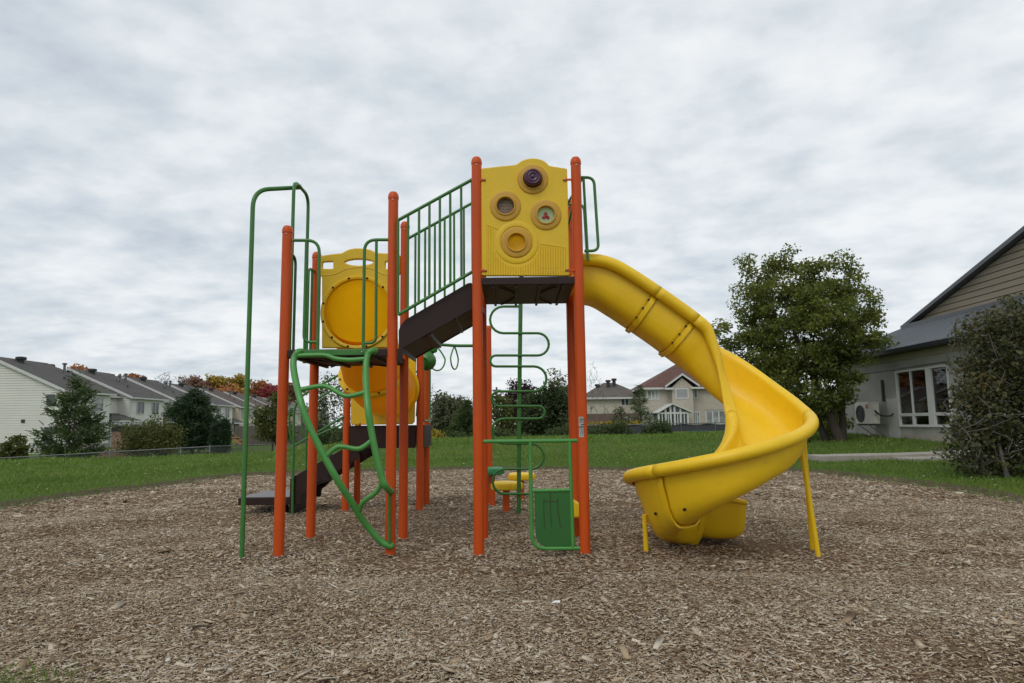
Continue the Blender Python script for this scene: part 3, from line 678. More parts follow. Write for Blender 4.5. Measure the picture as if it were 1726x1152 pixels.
tp = plate('tunnel_panel', M['yellow_panel'], o1, h1+[circ((tcx, tcz), tR, 56)], Y1, .05, PS, .012)
MB().lathe([(tR, -.02), (tR, .016), (tR+.008, .022), (tR+.03, .022), (tR+.038, .014), (tR+.04, -.004)], (tcx, Y1-.02, tcz), '-Y', 64, False).build('flange_ring', M['yellow_panel'], tp)
for i in range(12):
    a = math.radians(15+30*i); bolt_mb((tcx+(tR+.019)*math.cos(a), Y1-.042, tcz+(tR+.019)*math.sin(a)), .012).build('bolt', M['brown'], tp)
lp = spline([T1(330, 450), T1(440, 438), T1(500, 410), T1(560, 385), T1(660, 372), T1(760, 382), T1(820, 408), T1(880, 438), T1(996, 448)], 4)if False else spline([(*T1(x, y), 0) for x, y in ((330, 450), (440, 438), (500, 412), (560, 388), (660, 375), (760, 385), (820, 410), (880, 438), (996, 448))], 4)
MB().tube([(q.x, Y1-.024, q.y) for q in lp], .006, 8).build('moulded_line', M['yellow_panel'], tp)
def tube_shell(path, r, n=40):
    return MB().tube(path, r, n, caps=False)
zc2 = 1.60; xc2 = tcx-.02
pf = spline([(tcx, Y1-.02, tcz), (tcx, Y1+.14, tcz), (tcx, Y1+.42, tcz-.22), (tcx, 7.68, zc2+.11), (tcx, 8.0, zc2+.02), (xc2, 8.4, zc2), (xc2, 8.98, zc2)], 8)
pa, pb = pf[:25], pf[23:]
tube_shell(pa, lambda t: tR+.004-.025*t).build('tunnel_tube', M['yellow_tube'], PS, 60)
tube_shell(pb, lambda t: tR-.021+.020*t).build('tunnel_tube', M['yellow_tube'], PS, 60)
d_ = (pa[-1]-pa[-3]).normalized()
fl = MB().tube([pa[-1]-d_*.022, pa[-1]+d_*.022], tR+.055, 48).build('tunnel_flange', M['yellow'], PS, 40, .008)
# a ring, so that one can crawl through
fm = fl.modifiers; 
def ring_flange(o, c, d, ri, ro, th):
    u = Vector((1, 0, 0)); w = d.cross(u).normalized(); V = []; F = []; n = 48
    for s, r in ((-1, ri), (-1, ro), (1, ro), (1, ri)):
        for k in range(n): a = 2*math.pi*k/n; V.append(c+d*(s*th/2)+(u*math.cos(a)+w*math.sin(a))*r)
    for i in range(4):
        for k in range(n): F.append((i*n+k, i*n+(k+1) % n, ((i+1) % 4)*n+(k+1) % n, ((i+1) % 4)*n+k))
    return MB().add(V, F)
bpy.data.objects.remove(fl)
fl = ring_flange(None, pa[-1], d_, tR-.026, tR+.035, .045).build('tunnel_flange', M['yellow'], PS, 40, .008)
u_ = Vector((1, 0, 0)); w_ = d_.cross(u_).normalized()
for i in range(12):
    a = math.radians(10+30*i); c = pa[-1]-d_*.024+(u_*math.cos(a)+w_*math.sin(a))*(tR+.018)
    MB().tube([c, c-d_*.010], .012, 10).build('bolt', M['brown'], fl)
y3 = YC-.07; T3 = lambda x, y: (at(x, y, y3).x, at(x, y, y3).z)
o3 = [T3(*p) for p in ((598, 718), (594, 712), (590, 560), (600, 548), (704, 548), (716, 560), (699, 700), (698, 713), (693, 718))]
o3 = [(at(595, 719, y3).x, 1.135), (at(592, 712, y3).x, 1.17), (-2.12, 2.05), (-2.06, 2.15), (-1.32, 2.15), (-1.26, 2.05), (at(699, 712, y3).x, 1.17), (at(695, 719, y3).x, 1.135)]
cz3 = zc2
rp = plate('tunnel_panel', M['yellow_panel'], o3, [circ((xc2, cz3), tR, 56)], y3, .05, PS, .012)
MB().lathe([(tR, -.02), (tR, .016), (tR+.03, .020), (tR+.038, .0)], (xc2, y3-.02, cz3), '-Y', 64, False).build('flange_ring', M['yellow_panel'], rp)
for px in (607, 672, 688):
    bolt_mb((at(px, 714, y3).x, y3-.026, at(px, 714, y3).z), .011).build('bolt', M['steel'], rp)
# ------------------------------------------------------------------ rear platform: transfer step, stair and its rails
ts = [(at(x, y, YC+.0).x, at(x, y, YC+.0).z) for x, y in ((496, 803), (517, 791), (578, 757), (603, 743), (606, 772), (577, 790), (531, 817), (509, 836), (507, 850), (495, 850))]
for yy in (YC, YC2-.02):
    MB().prism(ts, yy, yy+.018).build('stair_stringer', M['brown'], PS, 0, .004)
tx0, tx1 = at(401, 845, YC).x, at(488, 845, YC).x; tz0 = at(445, 838.5, YC).z
td = MB().box((tx0, YC, tz0-.10), (tx1, YC2, tz0-.005)).build('transfer_deck', M['brown'], PS, 0, .006)
MB().box((tx0+.015, YC+.015, tz0-.005), (tx1-.015, YC2-.015, tz0)).build('deck_surface', M['brown_top'], td, 0)
MB().box((tx1, YC, terrain(tx1, YC)-.02), (ts[0][0]-.002, YC2, ts[0][1]-.03)).build('stair_riser', M['brown'], PS, 0, .004)
for i in range(4):
    xa = ts[0][0]+.05+(ts[3][0]-ts[0][0]-.05)*i/4; zs = tz0+(zd3-tz0)*(i+1)/5
    MB().box((xa, YC+.02, zs-.04), (xa+.22, YC2-.022, zs)).build('stair_tread', M['brown'], PS, 0, .004)
for px in (484,):
    for yy in (YC+.1, YC2-.1):
        x = at(px, 845, YC).x+(.05 if px < 450 else -.05); MB().tube([(x, yy, terrain(x, yy)-.1), (x, yy, tz0-.1)], .03, 12).build('deck_leg', M['brown'], PS)
def ramp_rail(Yr, px, base, bend, e1, lo0, lo1):
    b0 = at(px, base, Yr); b0.z = terrain(b0.x, Yr)-.1
    o = MB().tube(fillet([b0, at(*bend, Yr), at(*e1, Yr)], .2, 8), .0155, 10).build('stair_rail', M['green'], PS)
    MB().tube([at(*lo0, Yr), at(*lo1, Yr)], .0135, 10).build('lower_rail', M['green'], o)
    q = [at(*lo0, Yr), at(lo0[0]-7, lo0[1]-22, Yr), at(lo0[0]-7, lo0[1]-60, Yr), at(bend[0]+2, bend[1]+14, Yr)]
    MB().tube(spline(q, 6), .0115, 8).build('rail_loop', M['green'], o)
ramp_rail(YC-.03, 493, 862, (496, 674), (581, 627), (495.5, 752), (581, 702))
ramp_rail(YC2+.03, 515, 850, (517, 683), (586, 643), (516, 742), (586, 712))
MB().tube(fillet([(-1.19, YC+.1, 2.02), (-1.19, YC2-.1, 2.02), (-1.19, YC2-.1, 1.18), (-1.19, YC+.1, 1.18), (-1.19, YC+.1, 2.0)], .08), .0135, 10).build('hand_loop', M['green'], PS)
MB().tube(fillet([at(701, 627, YC-.02), at(707, 627, YC-.02), at(702, 702, YC-.02)], .03), .0115, 8).build('hand_loop', M['green'], PS)
# ------------------------------------------------------------------ overhead ring bar
zb = at(780, 583, 9.95).z; b0, b1 = Vector((-1.25, 9.9, zb+.01)), Vector((-.37, 10.0, zb))
ob = MB().tube(fillet([b0, Vector((-1.05, 9.9, zb+.015)), Vector((-.85, 9.95, zb)), b1], .1), .0225, 12).build('overhead_bar', M['green'], PS)
for c, w, h, ang in ((at(737, 606, 9.9), .115, .165, .2), (at(766, 604, 9.96), .115, .165, 1.15)):
    pts = []
    for i in range(24):
        a = 2*math.pi*i/24; k = 1-.55*max(0, math.sin(a)); pts.append(c+Vector((math.cos(a)*w*k*math.cos(ang), math.cos(a)*w*k*math.sin(ang), math.sin(a)*h)))
    MB().tube(pts, .0115, 8, closed=True).build('hanging_ring', M['green_lt'], ob)
gc = at(719, 609, 9.45)
pr = [(.001, .145), (.045, .14), (.085, .11), (.122, .05), (.13, 0), (.122, -.05), (.085, -.11), (.001, -.135)]
gb = MB().lathe(pr, gc, n=30).build('green_ball', M['green'], PS, 60)
for v in gb.data.vertices:
    a = math.atan2(v.co.y-(gc.y-6.4), v.co.x-(gc.x+.7)); k = 1+.035*math.cos(a*10); v.co.x = (gc.x+.7)+(v.co.x-gc.x-.7)*k; v.co.y = (gc.y-6.4)+(v.co.y-gc.y+6.4)*k
MB().lathe([(.001, .09), (.06, .08), (.085, .02), (.07, -.04), (.001, -.07)], at(728, 589, 9.5), n=20).build('green_knob', M['green'], PS)
# ------------------------------------------------------------------ stepping pods
def pod(name, px, py, Y, wpx, m, label, lobes):
    c = at(px, py, Y); g = terrain(c.x, Y); r = wpx/2/FPX*Y
    t = thing('stepping_pod', label, 'stepping stone', (c.x, Y, g), 'stepping pods behind the play structure')
    n = 48; V = []; F = []
    prof = [(0, .0), (.80, .0), (.93, -.012), (1.0, -.045), (.98, -.085), (.9, -.10), (0, -.10)]
    for q, h in prof:
        for k in range(n):
            a = 2*math.pi*k/n; rr_ = r*q*(1+.06*math.cos(lobes*a))*(1+(.012*math.cos(48*a/2) if .9 < q else 0)); V.append((c.x+rr_*math.cos(a), Y+rr_*math.sin(a), c.z+h))
    for i in range(len(prof)-1):
        for k in range(n): F.append((i*n+k, i*n+(k+1) % n, (i+1)*n+(k+1) % n, (i+1)*n+k))
    top = MB().add(V, F).build('pod_top', m, t, 40)
    rbs = MB()
    for k in range(36):
        a = 2*math.pi*k/36; rr_ = r*1.0*(1+.06*math.cos(lobes*a)); rbs.tube([(c.x+rr_*math.cos(a), Y+rr_*math.sin(a), c.z-.03), (c.x+rr_*.985*math.cos(a), Y+rr_*.985*math.sin(a), c.z-.088)], .006, 6)
    rbs.build('tread_rib', m, top)
    MB().tube([(c.x, Y, g-.1), (c.x, Y, c.z-.09)], .045, 20).build('pod_post', M['orange'], t)
pod('a', 853, 812, 9.0, 53, M['yellow'], 'wide yellow stepping pod on a short orange stub post, nearest of the pods', 3)
pod('b', 878, 797.5, 10.3, 45, M['yellow'], 'small yellow stepping pod farther back, seen beside the green loop climber pole', 3)
pod('c', 829, 788, 9.75, 38, M['green_pod'], 'green stepping pod against the orange post of the ring bar', 3)
# ------------------------------------------------------------------ spiral slide
SXC, SYC, RM = 1.755, 5.94, .445
ysl = SYC+RM
def rim_h(th):
    return interp(-th, [(-90, 1.95), (-60, 1.72), (-25, 1.38), (0, 1.19), (35, 1.06), (68, .95), (100, .85), (135, .755), (180, .66), (225, .56), (270, .46)])
CLF = .36
path = []
for i in range(25):
    t = i/24; x = .62+(SXC-.62)*t
    z = interp(x, [(.62, 2.60), (.80, 2.595), (.95, 2.545), (1.15, 2.415), (1.4, 2.235), (1.6, 2.085), (1.755, 1.95)])
    path.append((x, ysl, z))
for i in range(1, 73):
    th = 90-360*i/72; a = math.radians(th)
    path.append((SXC+RM*math.cos(a), SYC+RM*math.sin(a), rim_h(th)))
for i in range(1, 5):
    path.append((SXC+.07*i, ysl, .46-.012*i))
rimp = [Vector(p) for p in path]
for _ in range(3):   # smooth the heights
    z = [p.z for p in rimp]
    for i in range(1, len(z)-1): rimp[i].z = .25*z[i-1]+.5*z[i]+.25*z[i+1]
frames = []
for i, p in enumerate(rimp):
    T = (rimp[min(len(rimp)-1, i+1)]-rimp[max(0, i-1)]).normalized()
    wv = smooth(26, 36, i); Tf = Vector((T.x, T.y, T.z*(1-wv))).normalized(); T = Tf
    Nn = (Vector((0, 0, 1))-T*T.z).normalized(); Bv = T.cross(Nn)      # Bv points to the right of the way down
    frames.append((p, T, Nn, Bv))
rr0 = .046
def profile(k=1.0, q=1.0, tp=0.0):
    """right half of the chute's section, from the middle of the floor to the curl of the rim: (sideways, up from the rim's height)"""
    h = .335*k
    pr = [(0, -h), (.08, -h), (.15, -h+.008), (.205, -h+.03), (.243, -h+.075), (.262, -h+.14), (.268, -.12), (.269, -.02)]
    c = (.269+rr0, -.0)
    for a in range(170, -111, -20): pr.append((c[0]+rr0*q*math.cos(math.radians(a))-rr0*(1-q), c[1]+rr0*q*math.sin(math.radians(a))))
    return [(a*(1-tp*max(0, -b/h)**1.3), b) for a, b in pr]
def sweep(i0, i1, grow=0.0, prof=None, kfun=None):
    V, F = [], []; n = None
    for i in range(i0, i1+1):
        p, T, Nn, Bv = frames[i]; pr = prof(kfun(i) if kfun else 1.0, 1-.65*smooth(84, 94, i), .60*smooth(58, 78, i)-.30*smooth(87, 95, i))
        full = [(-a, b) for a, b in reversed(pr[1:])]+pr
        n = len(full)
        for a, b in full: V.append(p+Bv*a+Nn*b)
    for i in range(i1-i0):
        for k in range(n-1): F.append((i*n+k, i*n+k+1, (i+1)*n+k+1, (i+1)*n+k))
    return MB().add(V, F)
def kk(i):
    return interp(i, [(0, 1.02), (10, 1.05), (24, 1.03), (35, .92), (42, .84), (49, .80), (56, .88), (61, 1.02), (69, 1.28), (75, 1.42), (80, 1.52), (87, 1.52), (90, 1.48), (91, 1.44), (92, 1.20), (97, 1.12), (99, 1.04), (100, .90)])
cuts = [0, 15, 22, 44, 71, 91, len(frames)-1]
SL = sweep(cuts[0], cuts[1], prof=profile, kfun=kk).build('spiral_slide', M['yellow'], PS, 50, solid=.014)
for a, b in zip(cuts[1:], cuts[2:]):
    sweep(a, b, prof=profile, kfun=kk).build('chute_section', M['yellow'], SL, 50, solid=.014)
# bolted flanges where the sections meet
def flange(i, w):
    p, T, Nn, Bv = frames[i]; k = kk(i); h = .335*k; o = .014
    tq = .60*smooth(58, 78, i); sec = [(.268+o, -.055), (.268+o, -.12), (.262+o, -h+.14), (.243+o, -h+.075-o*.3), (.205+o*.7, -h+.03-o*.7), (.15, -h+.008-o), (0, -h-o)]
    sec = [(a*(1-tq*max(0, -b/h)**1.3), b) for a, b in sec]; full = sec+[(-a, b) for a, b in reversed(sec[:-1])]
    V, F = [], []
    for s, g in ((-1, 0), (-1, .012), (1, .012), (1, 0)):
        for a, b in full:
            d = Vector((a, b+.1)).normalized() if True else 0
            V.append(p+T*(s*w/2)+Bv*(a+g*(1 if a > 0 else -1 if a < 0 else 0))+Nn*(b-(g if abs(a) < .24 else 0)))
    n = len(full)
    for q in range(3):
        for k_ in range(n-1): F.append((q*n+k_, q*n+k_+1, (q+1)*n+k_+1, (q+1)*n+k_))
    fo = MB().add(V, F).build('section_flange', M['yellow'], SL, 40, solid=.004)
    for a, b in ((.29, -.10), (.287, -.19), (.268, -.285)) if i < 30 else ():
        c = p+Bv*a+Nn*b*k-T*.032; MB().tube([c, c+Bv*.010], .010, 10).build('bolt', M['brown'], SL)
for i in (15, 22): flange(i, .045)
for i, w_ in ((44, .02), (71, .045), (91, .06)): flange(i, w_)
# floor hump / hood where the slide leaves the deck
p, T, Nn, Bv = frames[0]
hd = MB()
MB().box((xP5-.06, YB+.06, zd2+.001), (.64, YB2-.06, zd2+.03)).build('entry_lip', M['yellow'], SL, 0, .01)
def bolt_on(i, side, b):
    p, T, Nn, Bv = frames[i]; c = p+Bv*side*(.283*(1-.60*smooth(58, 78, i)*(-b/(.335*kk(i)))**1.3)-.002)+Nn*b; MB().tube([c, c+Bv*side*.012], .013, 12).build('bolt', M['brown'], SL)
bolt_on(46, -1, -.17); bolt_on(74, -1, -.33); bolt_on(68, -1, -.33)
# legs
def leg(a, b, r=.021):
    a = Vector(a); a.z = terrain(a.x, a.y)-.1; MB().tube([a, b], r, 12).build('slide_leg', M['yellow'], SL)
def side_pt(i, a, b): p, T, Nn, Bv = frames[i]; return p+Bv*a+Nn*b
iR = 24+18; iL = 24+54
qr = at(1349, 745, 5.72); leg(at(1381, 940, 5.77), qr); leg(at(1370, 930, 6.0), at(1355, 745, 5.80))
ql = at(1086, 868, 5.95); leg(at(1089.5, 933, 6.02), ql)
leg((1.55, 6.36, 0), (1.55, 6.36, .16), .03)
MB().lathe([(.085, .10), (.085, .55), (.06, .60)], (SXC, SYC, 0), n=24).build('centre_column', M['yellow'], SL) if False else None
# litter
lt = at(936, 1009, 4.0); o = MB()
lt = Vector((at(936, 1009, 4.36).x, 4.36, terrain(.25, 4.36)+.022))
o.add([lt+Vector(v) for v in ((-.03, 0, 0), (0, -.012, .006), (.028, -.006, .004), (.03, .012, .012), (0, .016, .010))], [(0, 1, 2, 3, 4)])
tag(o.build('paper_scrap', M['paper'], None, 0, 0, 2, .002), 'small white paper scrap lying on the wood chips in front', 'litter')
s0 = Vector((at(996, 905, 6.9).x, 6.9, .03)); tag(MB().tube([s0, s0+Vector((.10, -.06, .01))], .009, 6).build('wood_stick', M['pink'], None), 'pale pinkish wood stick lying on the chips beside the right front post', 'stick')
s1 = Vector((at(325, 1041, 3.9).x, 3.9, .03)); tag(MB().tube(spline([s1, s1+Vector((.04, .01, .006)), s1+Vector((.10, 0, .004))], 4), lambda t: .010-.006*t, 8).build('bark_piece', M['bark'], None), 'dark bark piece lying on the chips in the left foreground', 'bark')
# ------------------------------------------------------------------ vegetation
LEAF = {
 'maple': island_mat('green_leaves', [(0, (.06, .09, .022)), (.4, (.14, .18, .042)), (.75, (.25, .265, .055)), (1, (.38, .34, .07))], .6, .5, .55, .55),
 'shrub': island_mat('dull_green_brown_leaves', [(0, (.032, .042, .016)), (.45, (.075, .085, .03)), (.75, (.12, .105, .04)), (1, (.17, .10, .045))], .55, .25, .5, 1.2),
 'pine': island_mat('pine_needles', [(0, (.032, .056, .020)), (.5, (.065, .10, .030)), (1, (.11, .15, .045))], .7, .15, .4, .8),
 'darkpine': island_mat('dark_pine_needles', [(0, (.018, .042, .018)), (.6, (.040, .075, .030)), (1, (.068, .108, .042))], .7, .1, .4, .8),
 'olive': island_mat('olive_leaves', [(0, (.055, .07, .018)), (.5, (.105, .12, .03)), (1, (.18, .17, .05))], .7, .3, .5, .5),
 'green': island_mat('mid_green_leaves', [(0, (.035, .06, .02)), (.5, (.07, .10, .035)), (1, (.13, .145, .05))], .7, .3, .5, .3),
 'deep': island_mat('deep_green_leaves', [(0, (.028, .045, .016)), (.6, (.056, .080, .028)), (1, (.105, .118, .044))], .7, .2, .5, .3),
 'grey': island_mat('grey_green_leaves', [(0, (.08, .095, .05)), (.6, (.14, .15, .08)), (1, (.22, .215, .12))], .7, .3, .5, .3),
 'yellow': island_mat('yellow_leaves', [(0, (.22, .16, .03)), (.5, (.42, .30, .045)), (1, (.55, .40, .07))], .7, .3, .4, .1),
 'orange': island_mat('orange_leaves', [(0, (.24, .10, .05)), (.5, (.46, .20, .08)), (1, (.58, .30, .11))], .7, .3, .4, .1),
 'rust': island_mat('rust_leaves', [(0, (.14, .08, .055)), (.5, (.26, .14, .09)), (1, (.36, .21, .12))], .7, .3, .4, .1),
 'crimson': island_mat('crimson_leaves', [(0, (.18, .035, .04)), (.5, (.36, .07, .075)), (1, (.46, .14, .10))], .7, .3, .4, .1),
 'purple': island_mat('purple_leaves', [(0, (.025, .010, .014)), (.5, (.05, .02, .024)), (1, (.085, .035, .035))], .7, .2, .4, .3),
 'gold': island_mat('golden_flower_leaves', [(0, (.12, .12, .02)), (.4, (.35, .25, .02)), (1, (.5, .38, .04))], .7, .2, .4, .5),
}
def tube_np(segs, n=6):
    """segments (p0, p1, r0, r1) as one mesh of tapered tubes"""
    m = MB()
    for p0, p1, r0, r1 in segs:
        m.tube([p0, p1], lambda t, a=r0, b=r1: a+(b-a)*t, n, caps=False)
    return m
def grow(base, trunk_pts, tips, r0, seed, sag=.12, rtip=.012, wob=.12):
    """limbs from a trunk to every clump centre, each joining the nearest earlier limb"""
    rd = random.Random(seed); nodes = []; segs = []
    tp = [Vector(p) for p in trunk_pts]
    for i, p in enumerate(tp): nodes.append((p, r0*(1-.75*i/max(1, len(tp)-1))))
    for i in range(len(tp)-1): segs.append((tp[i], tp[i+1], nodes[i][1], nodes[i+1][1]))
    for t in sorted([Vector(t) for t in tips], key=lambda q: (q-tp[0]).length):
        best = min(nodes, key=lambda nd: (nd[0]-t).length+max(0, nd[0].z-t.z)*1.5+(.0 if nd[1] > rtip*1.5 else .4))
        p, r = best; d = t-p; k = max(2, int(d.length/.45)+1); q0, ra = p, max(rtip, r*.62)
        for j in range(1, k+1):
            f = j/k; q = p+d*f; q = q+Vector((rd.uniform(-wob, wob), rd.uniform(-wob, wob), -sag*d.length*math.sin(f*math.pi)*.5+rd.uniform(-wob, wob)*.5))*(1 if j < k else 0)
            rb = max(rtip, ra*(1-.6/k)); segs.append((q0, q, ra, rb)); nodes.append((q, rb)); q0, ra = q, rb
    return segs
def crown_tips(blobs, n, seed, shell=.55):
    rg = np.random.default_rng(seed); out = []
    vol = np.array([b[3]*b[4]*b[5] for b in blobs]); vol = vol/vol.sum()
    for b, v in zip(blobs, vol):
        k = max(3, int(round(n*v)))
        d = rg.normal(0, 1, (k, 3)); d /= np.linalg.norm(d, axis=1)[:, None]; r = rg.uniform(shell**3, 1, k)**(1/3)
        out += [tuple(q) for q in np.c_[b[0]+d[:, 0]*r*b[3], b[1]+d[:, 1]*r*b[4], b[2]+d[:, 2]*r*b[5]]]
    return out
def broadleaf(name, label, cat, base, blobs, nclump, nleaf, leaf, csize, leafmat, seed, r0=.12, group=None, bark='bark', shell=.5, stems=1, fork=.35, flat=.75, rtip=.012, wob=.12, bare=0):
    b = Vector(base); t = thing(name, label, cat, b, group); rg = np.random.default_rng(seed)
    tips = crown_tips(blobs, nclump, seed, shell)
    zc = sum(q[2] for q in blobs)/len(blobs); xc = sum(q[0] for q in blobs)/len(blobs); yc = sum(q[1] for q in blobs)/len(blobs)
    segs = []
    for s in range(stems):
        a = 2*math.pi*s/max(1, stems)+seed; sp = 0 if stems == 1 else fork
        part = tips[s::stems]
        if stems > 1: part = [q for i, q in enumerate(sorted(tips, key=lambda q: math.atan2(q[1]-yc, q[0]-xc)))][s*len(tips)//stems:(s+1)*len(tips)//stems]
        m_ = Vector((sum(q[0] for q in part)/len(part), sum(q[1] for q in part)/len(part), zc))
        b0 = b+Vector((math.cos(a)*sp*.3, math.sin(a)*sp*.3, -.15))
        tr = [b0, b0*.72+Vector((m_.x, m_.y, m_.z))*.28+Vector((0, 0, .05)), b0*.4+m_*.6, m_]
        if bare: part = list(part)+[tuple(q) for q in np.array(crown_tips([(q[0], q[1], q[2], q[3]*1.18, q[4]*1.18, q[5]*1.18) for q in blobs], max(2, bare//stems), seed+50+s, .9))]
        segs += grow(b, tr, part, r0*(1 if s == 0 else .75), seed+s, rtip=rtip, wob=wob)
    tube_np(segs, 6 if len(segs) < 1500 else 5).build('trunk', M[bark], t, 180)
    if nleaf:
        k = nleaf//len(tips); C = np.repeat(np.array(tips), k, 0); dv = rg.normal(0, 1, C.shape); ln = np.linalg.norm(dv, axis=1)[:, None]; dv = dv/ln*np.minimum(ln, 1.9); C = C+dv*csize*np.array([1, 1, flat])
        V, F = leaf_quads(C, leaf, rg, .8); arrays_mesh('crown', V, F, LEAF[leafmat], t)
    return t
def conifer(name, label, base, h, rad, leafmat, seed, prof, nw, tuft=.16, dens=26, lift=.25, droop=.0, group=None, r0=.09, nb=6, top=None):
    b = Vector(base); h = at(*top, b.y).z-b.z if top else h
    b = Vector(base); t = thing(name, label, 'tree', b, group); rd = random.Random(seed); rg = np.random.default_rng(seed)
    segs = [(b-Vector((0, 0, .15)), b+Vector((0, 0, h*.5)), r0, r0*.55), (b+Vector((0, 0, h*.5)), b+Vector((0, 0, h)), r0*.55, .01)]; C = []; D = []
    for i in range(nw):
        f = .06+.92*i/(nw-1); z = h*f; R = rad*interp(f, prof)
        for k in range(nb):
            a = rd.uniform(0, 6.283); L_ = R*rd.uniform(.6, 1.12); zz = z+rd.uniform(-.4, .4)*h/nw
            d = Vector((math.cos(a), math.sin(a), 0)); p0 = b+Vector((0, 0, zz)); p1 = p0+d*L_*.55+Vector((0, 0, L_*(lift*.4-droop))); p2 = p0+d*L_+Vector((0, 0, L_*(lift-droop)))
            segs += [(p0, p1, .022, .014), (p1, p2, .014, .006)]
            n = max(3, int(dens*L_))
            for j in range(n):
                u = rd.uniform(.25, 1.03); q = p0.lerp(p1, u/.55) if u < .55 else p1.lerp(p2, (u-.55)/.45)
                C.append(tuple(q)); D.append((d.x, d.y, .35))
    tube_np(segs, 5).build('trunk', M['bark'], t, 180)
    C = np.array(C); D = np.array(D); n = len(C); m = 7
    C = np.repeat(C, m, 0)+rg.normal(0, tuft*.42, (n*m, 3)); D = np.repeat(D, m, 0)+rg.normal(0, .75, (n*m, 3)); D /= np.linalg.norm(D, axis=1)[:, None]
    e = np.cross(D, rg.normal(0, 1, D.shape)); e /= np.linalg.norm(e, axis=1)[:, None]; L_ = tuft*rg.uniform(.6, 1.3, len(C))[:, None]; w = L_*.17
    V = np.stack([C-e*w*.5, C+e*w*.5, C+D*L_+e*w*.3, C+D*L_-e*w*.3], 1).reshape(-1, 3)
    arrays_mesh('crown', V, np.arange(len(V)).reshape(-1, 4), LEAF[leafmat], t); return t
def gz(px, Y, py=740): p = at(px, py, Y); return Vector((p.x, Y, terrain(p.x, Y)))
def blob(px, py, wpx, hpx, Y, depth=None, dy=0):
    p = at(px, py, Y); rx, rz = wpx/2/FPX*Y, hpx/2/FPX*Y; return (p.x, Y+dy, p.z, rx, depth if depth else (rx+rz)/2, rz)
# the broad maple beside the school
YT = 22.5
broadleaf('maple_tree', 'broad green maple tree with yellowing upper leaves beside the school building', 'tree', gz(1412, YT),
  [blob(1350, 560, 190, 170, YT), blob(1270, 500, 70, 110, YT), blob(1325, 462, 80, 84, YT), blob(1405, 465, 90, 80, YT), blob(1445, 505, 70, 90, YT), blob(1430, 570, 105, 100, YT), blob(1275, 590, 90, 110, YT), blob(1212, 565, 56, 56, YT), blob(1345, 645, 190, 110, YT), blob(1398, 630, 70, 80, YT), blob(1330, 695, 130, 50, YT+.8), blob(1368, 685, 50, 60, YT-.5), blob(1330, 432, 26, 34, YT), blob(1405, 436, 36, 30, YT), blob(1468, 530, 44, 46, YT), blob(1478, 580, 40, 20, YT), blob(1385, 680, 60, 40, YT), blob(1365, 492, 90, 60, YT), blob(1250, 455, 34, 46, YT), blob(1395, 715, 70, 50, YT+1.2)],
  560, 56000, .10, .175, 'maple', 11, .17, shell=.45, stems=3, fork=.9, flat=.7, wob=.16)
# the bushy shrub at the right edge
YS = 12.2
broadleaf('tall_shrub', 'tangled dark shrub with bare twigs in front of the school window', 'shrub', gz(1690, YS),
  [blob(1698, 590, 150, 150, YS), blob(1660, 560, 86, 70, YS), blob(1735, 560, 120, 110, YS), blob(1650, 650, 80, 120, YS), blob(1645, 768, 100, 46, YS), blob(1710, 778, 150, 46, YS), blob(1700, 690, 170, 140, YS), blob(1780, 620, 120, 230, YS), blob(1635, 745, 110, 70, YS), blob(1720, 745, 160, 70, YS)],
  420, 25000, .070, .15, 'shrub', 23, .045, bark='bark_grey', bare=320, shell=.3, stems=8, fork=1.5, rtip=.006, wob=.09)
# trees in the back gardens at the left
conifer('pine_tree', 'open green pine tree with spreading limbs before the white gable', gz(122, 40, 770), 0, 2.0, 'pine', 3, [(0, .7), (.25, .95), (.36, 1.0), (.5, .8), (.7, .62), (.82, .34), (1, .04)], 11, .34, 9, .28, 0, r0=.08, nb=6, top=(131, 641))
conifer('pine_tree', 'dense dark pine tree among the back gardens', gz(324, 48, 765), 0, 1.62, 'darkpine', 5, [(0, .75), (.25, 1.0), (.5, .98), (.72, .72), (.88, .4), (1, .08)], 17, .30, 15, .35, 0, r0=.12, nb=9, top=(322, 662))
for i, (px, top, w) in enumerate(((364, 716, .26), (377, 711, .30))):
    g = gz(px, 46, 765); h = at(px, top, 46).z-g.z
    conifer('cedar', ('shorter' if i == 0 else 'taller')+' of the two narrow columnar cedars beside the dark pine', g, h, w, 'darkpine', 30+i, [(0, .9), (.3, 1), (.6, .85), (.85, .5), (1, .05)], 22, .22, 24, 1.2, 0, r0=.05, nb=7)
YB_ = 37
broadleaf('round_bush', 'wide olive green bush beyond the chain link fence', 'bush', gz(255, YB_, 765), [blob(255, 742, 92, 62, YB_), blob(230, 750, 50, 40, YB_), blob(285, 748, 50, 46, YB_), blob(262, 722, 50, 34, YB_)], 90, 9000, .11, .28, 'olive', 41, .05, stems=5, fork=1.2)
broadleaf('young_shrub', 'leafy young shrub with upright stems at the far left fence', 'bush', gz(25, 36, 775), [blob(25, 757, 40, 34, 36), blob(35, 748, 20, 22, 36), blob(3, 768, 22, 20, 36)], 36, 1300, .17, .16, 'olive', 43, .03, stems=5, fork=.6, shell=.2)
YM = 34
broadleaf('garden_tree', 'loose green tree rising behind the green pole and left orange post', 'tree', gz(458, YM, 755), [blob(458, 705, 50, 66, YM), blob(448, 725, 40, 40, YM), blob(470, 690, 36, 50, YM), blob(476, 725, 40, 50, YM)], 60, 3600, .15, .22, 'olive', 45, .06)
conifer('spruce_tree', 'thin dark spruce tree seen between the two left orange posts', gz(541, 44, 755), 0, 1.1, 'pine', 47, [(0, 1), (.3, .8), (.7, .4), (1, .05)], 11, .26, 7, 0, .1, nb=5, top=(541, 662))
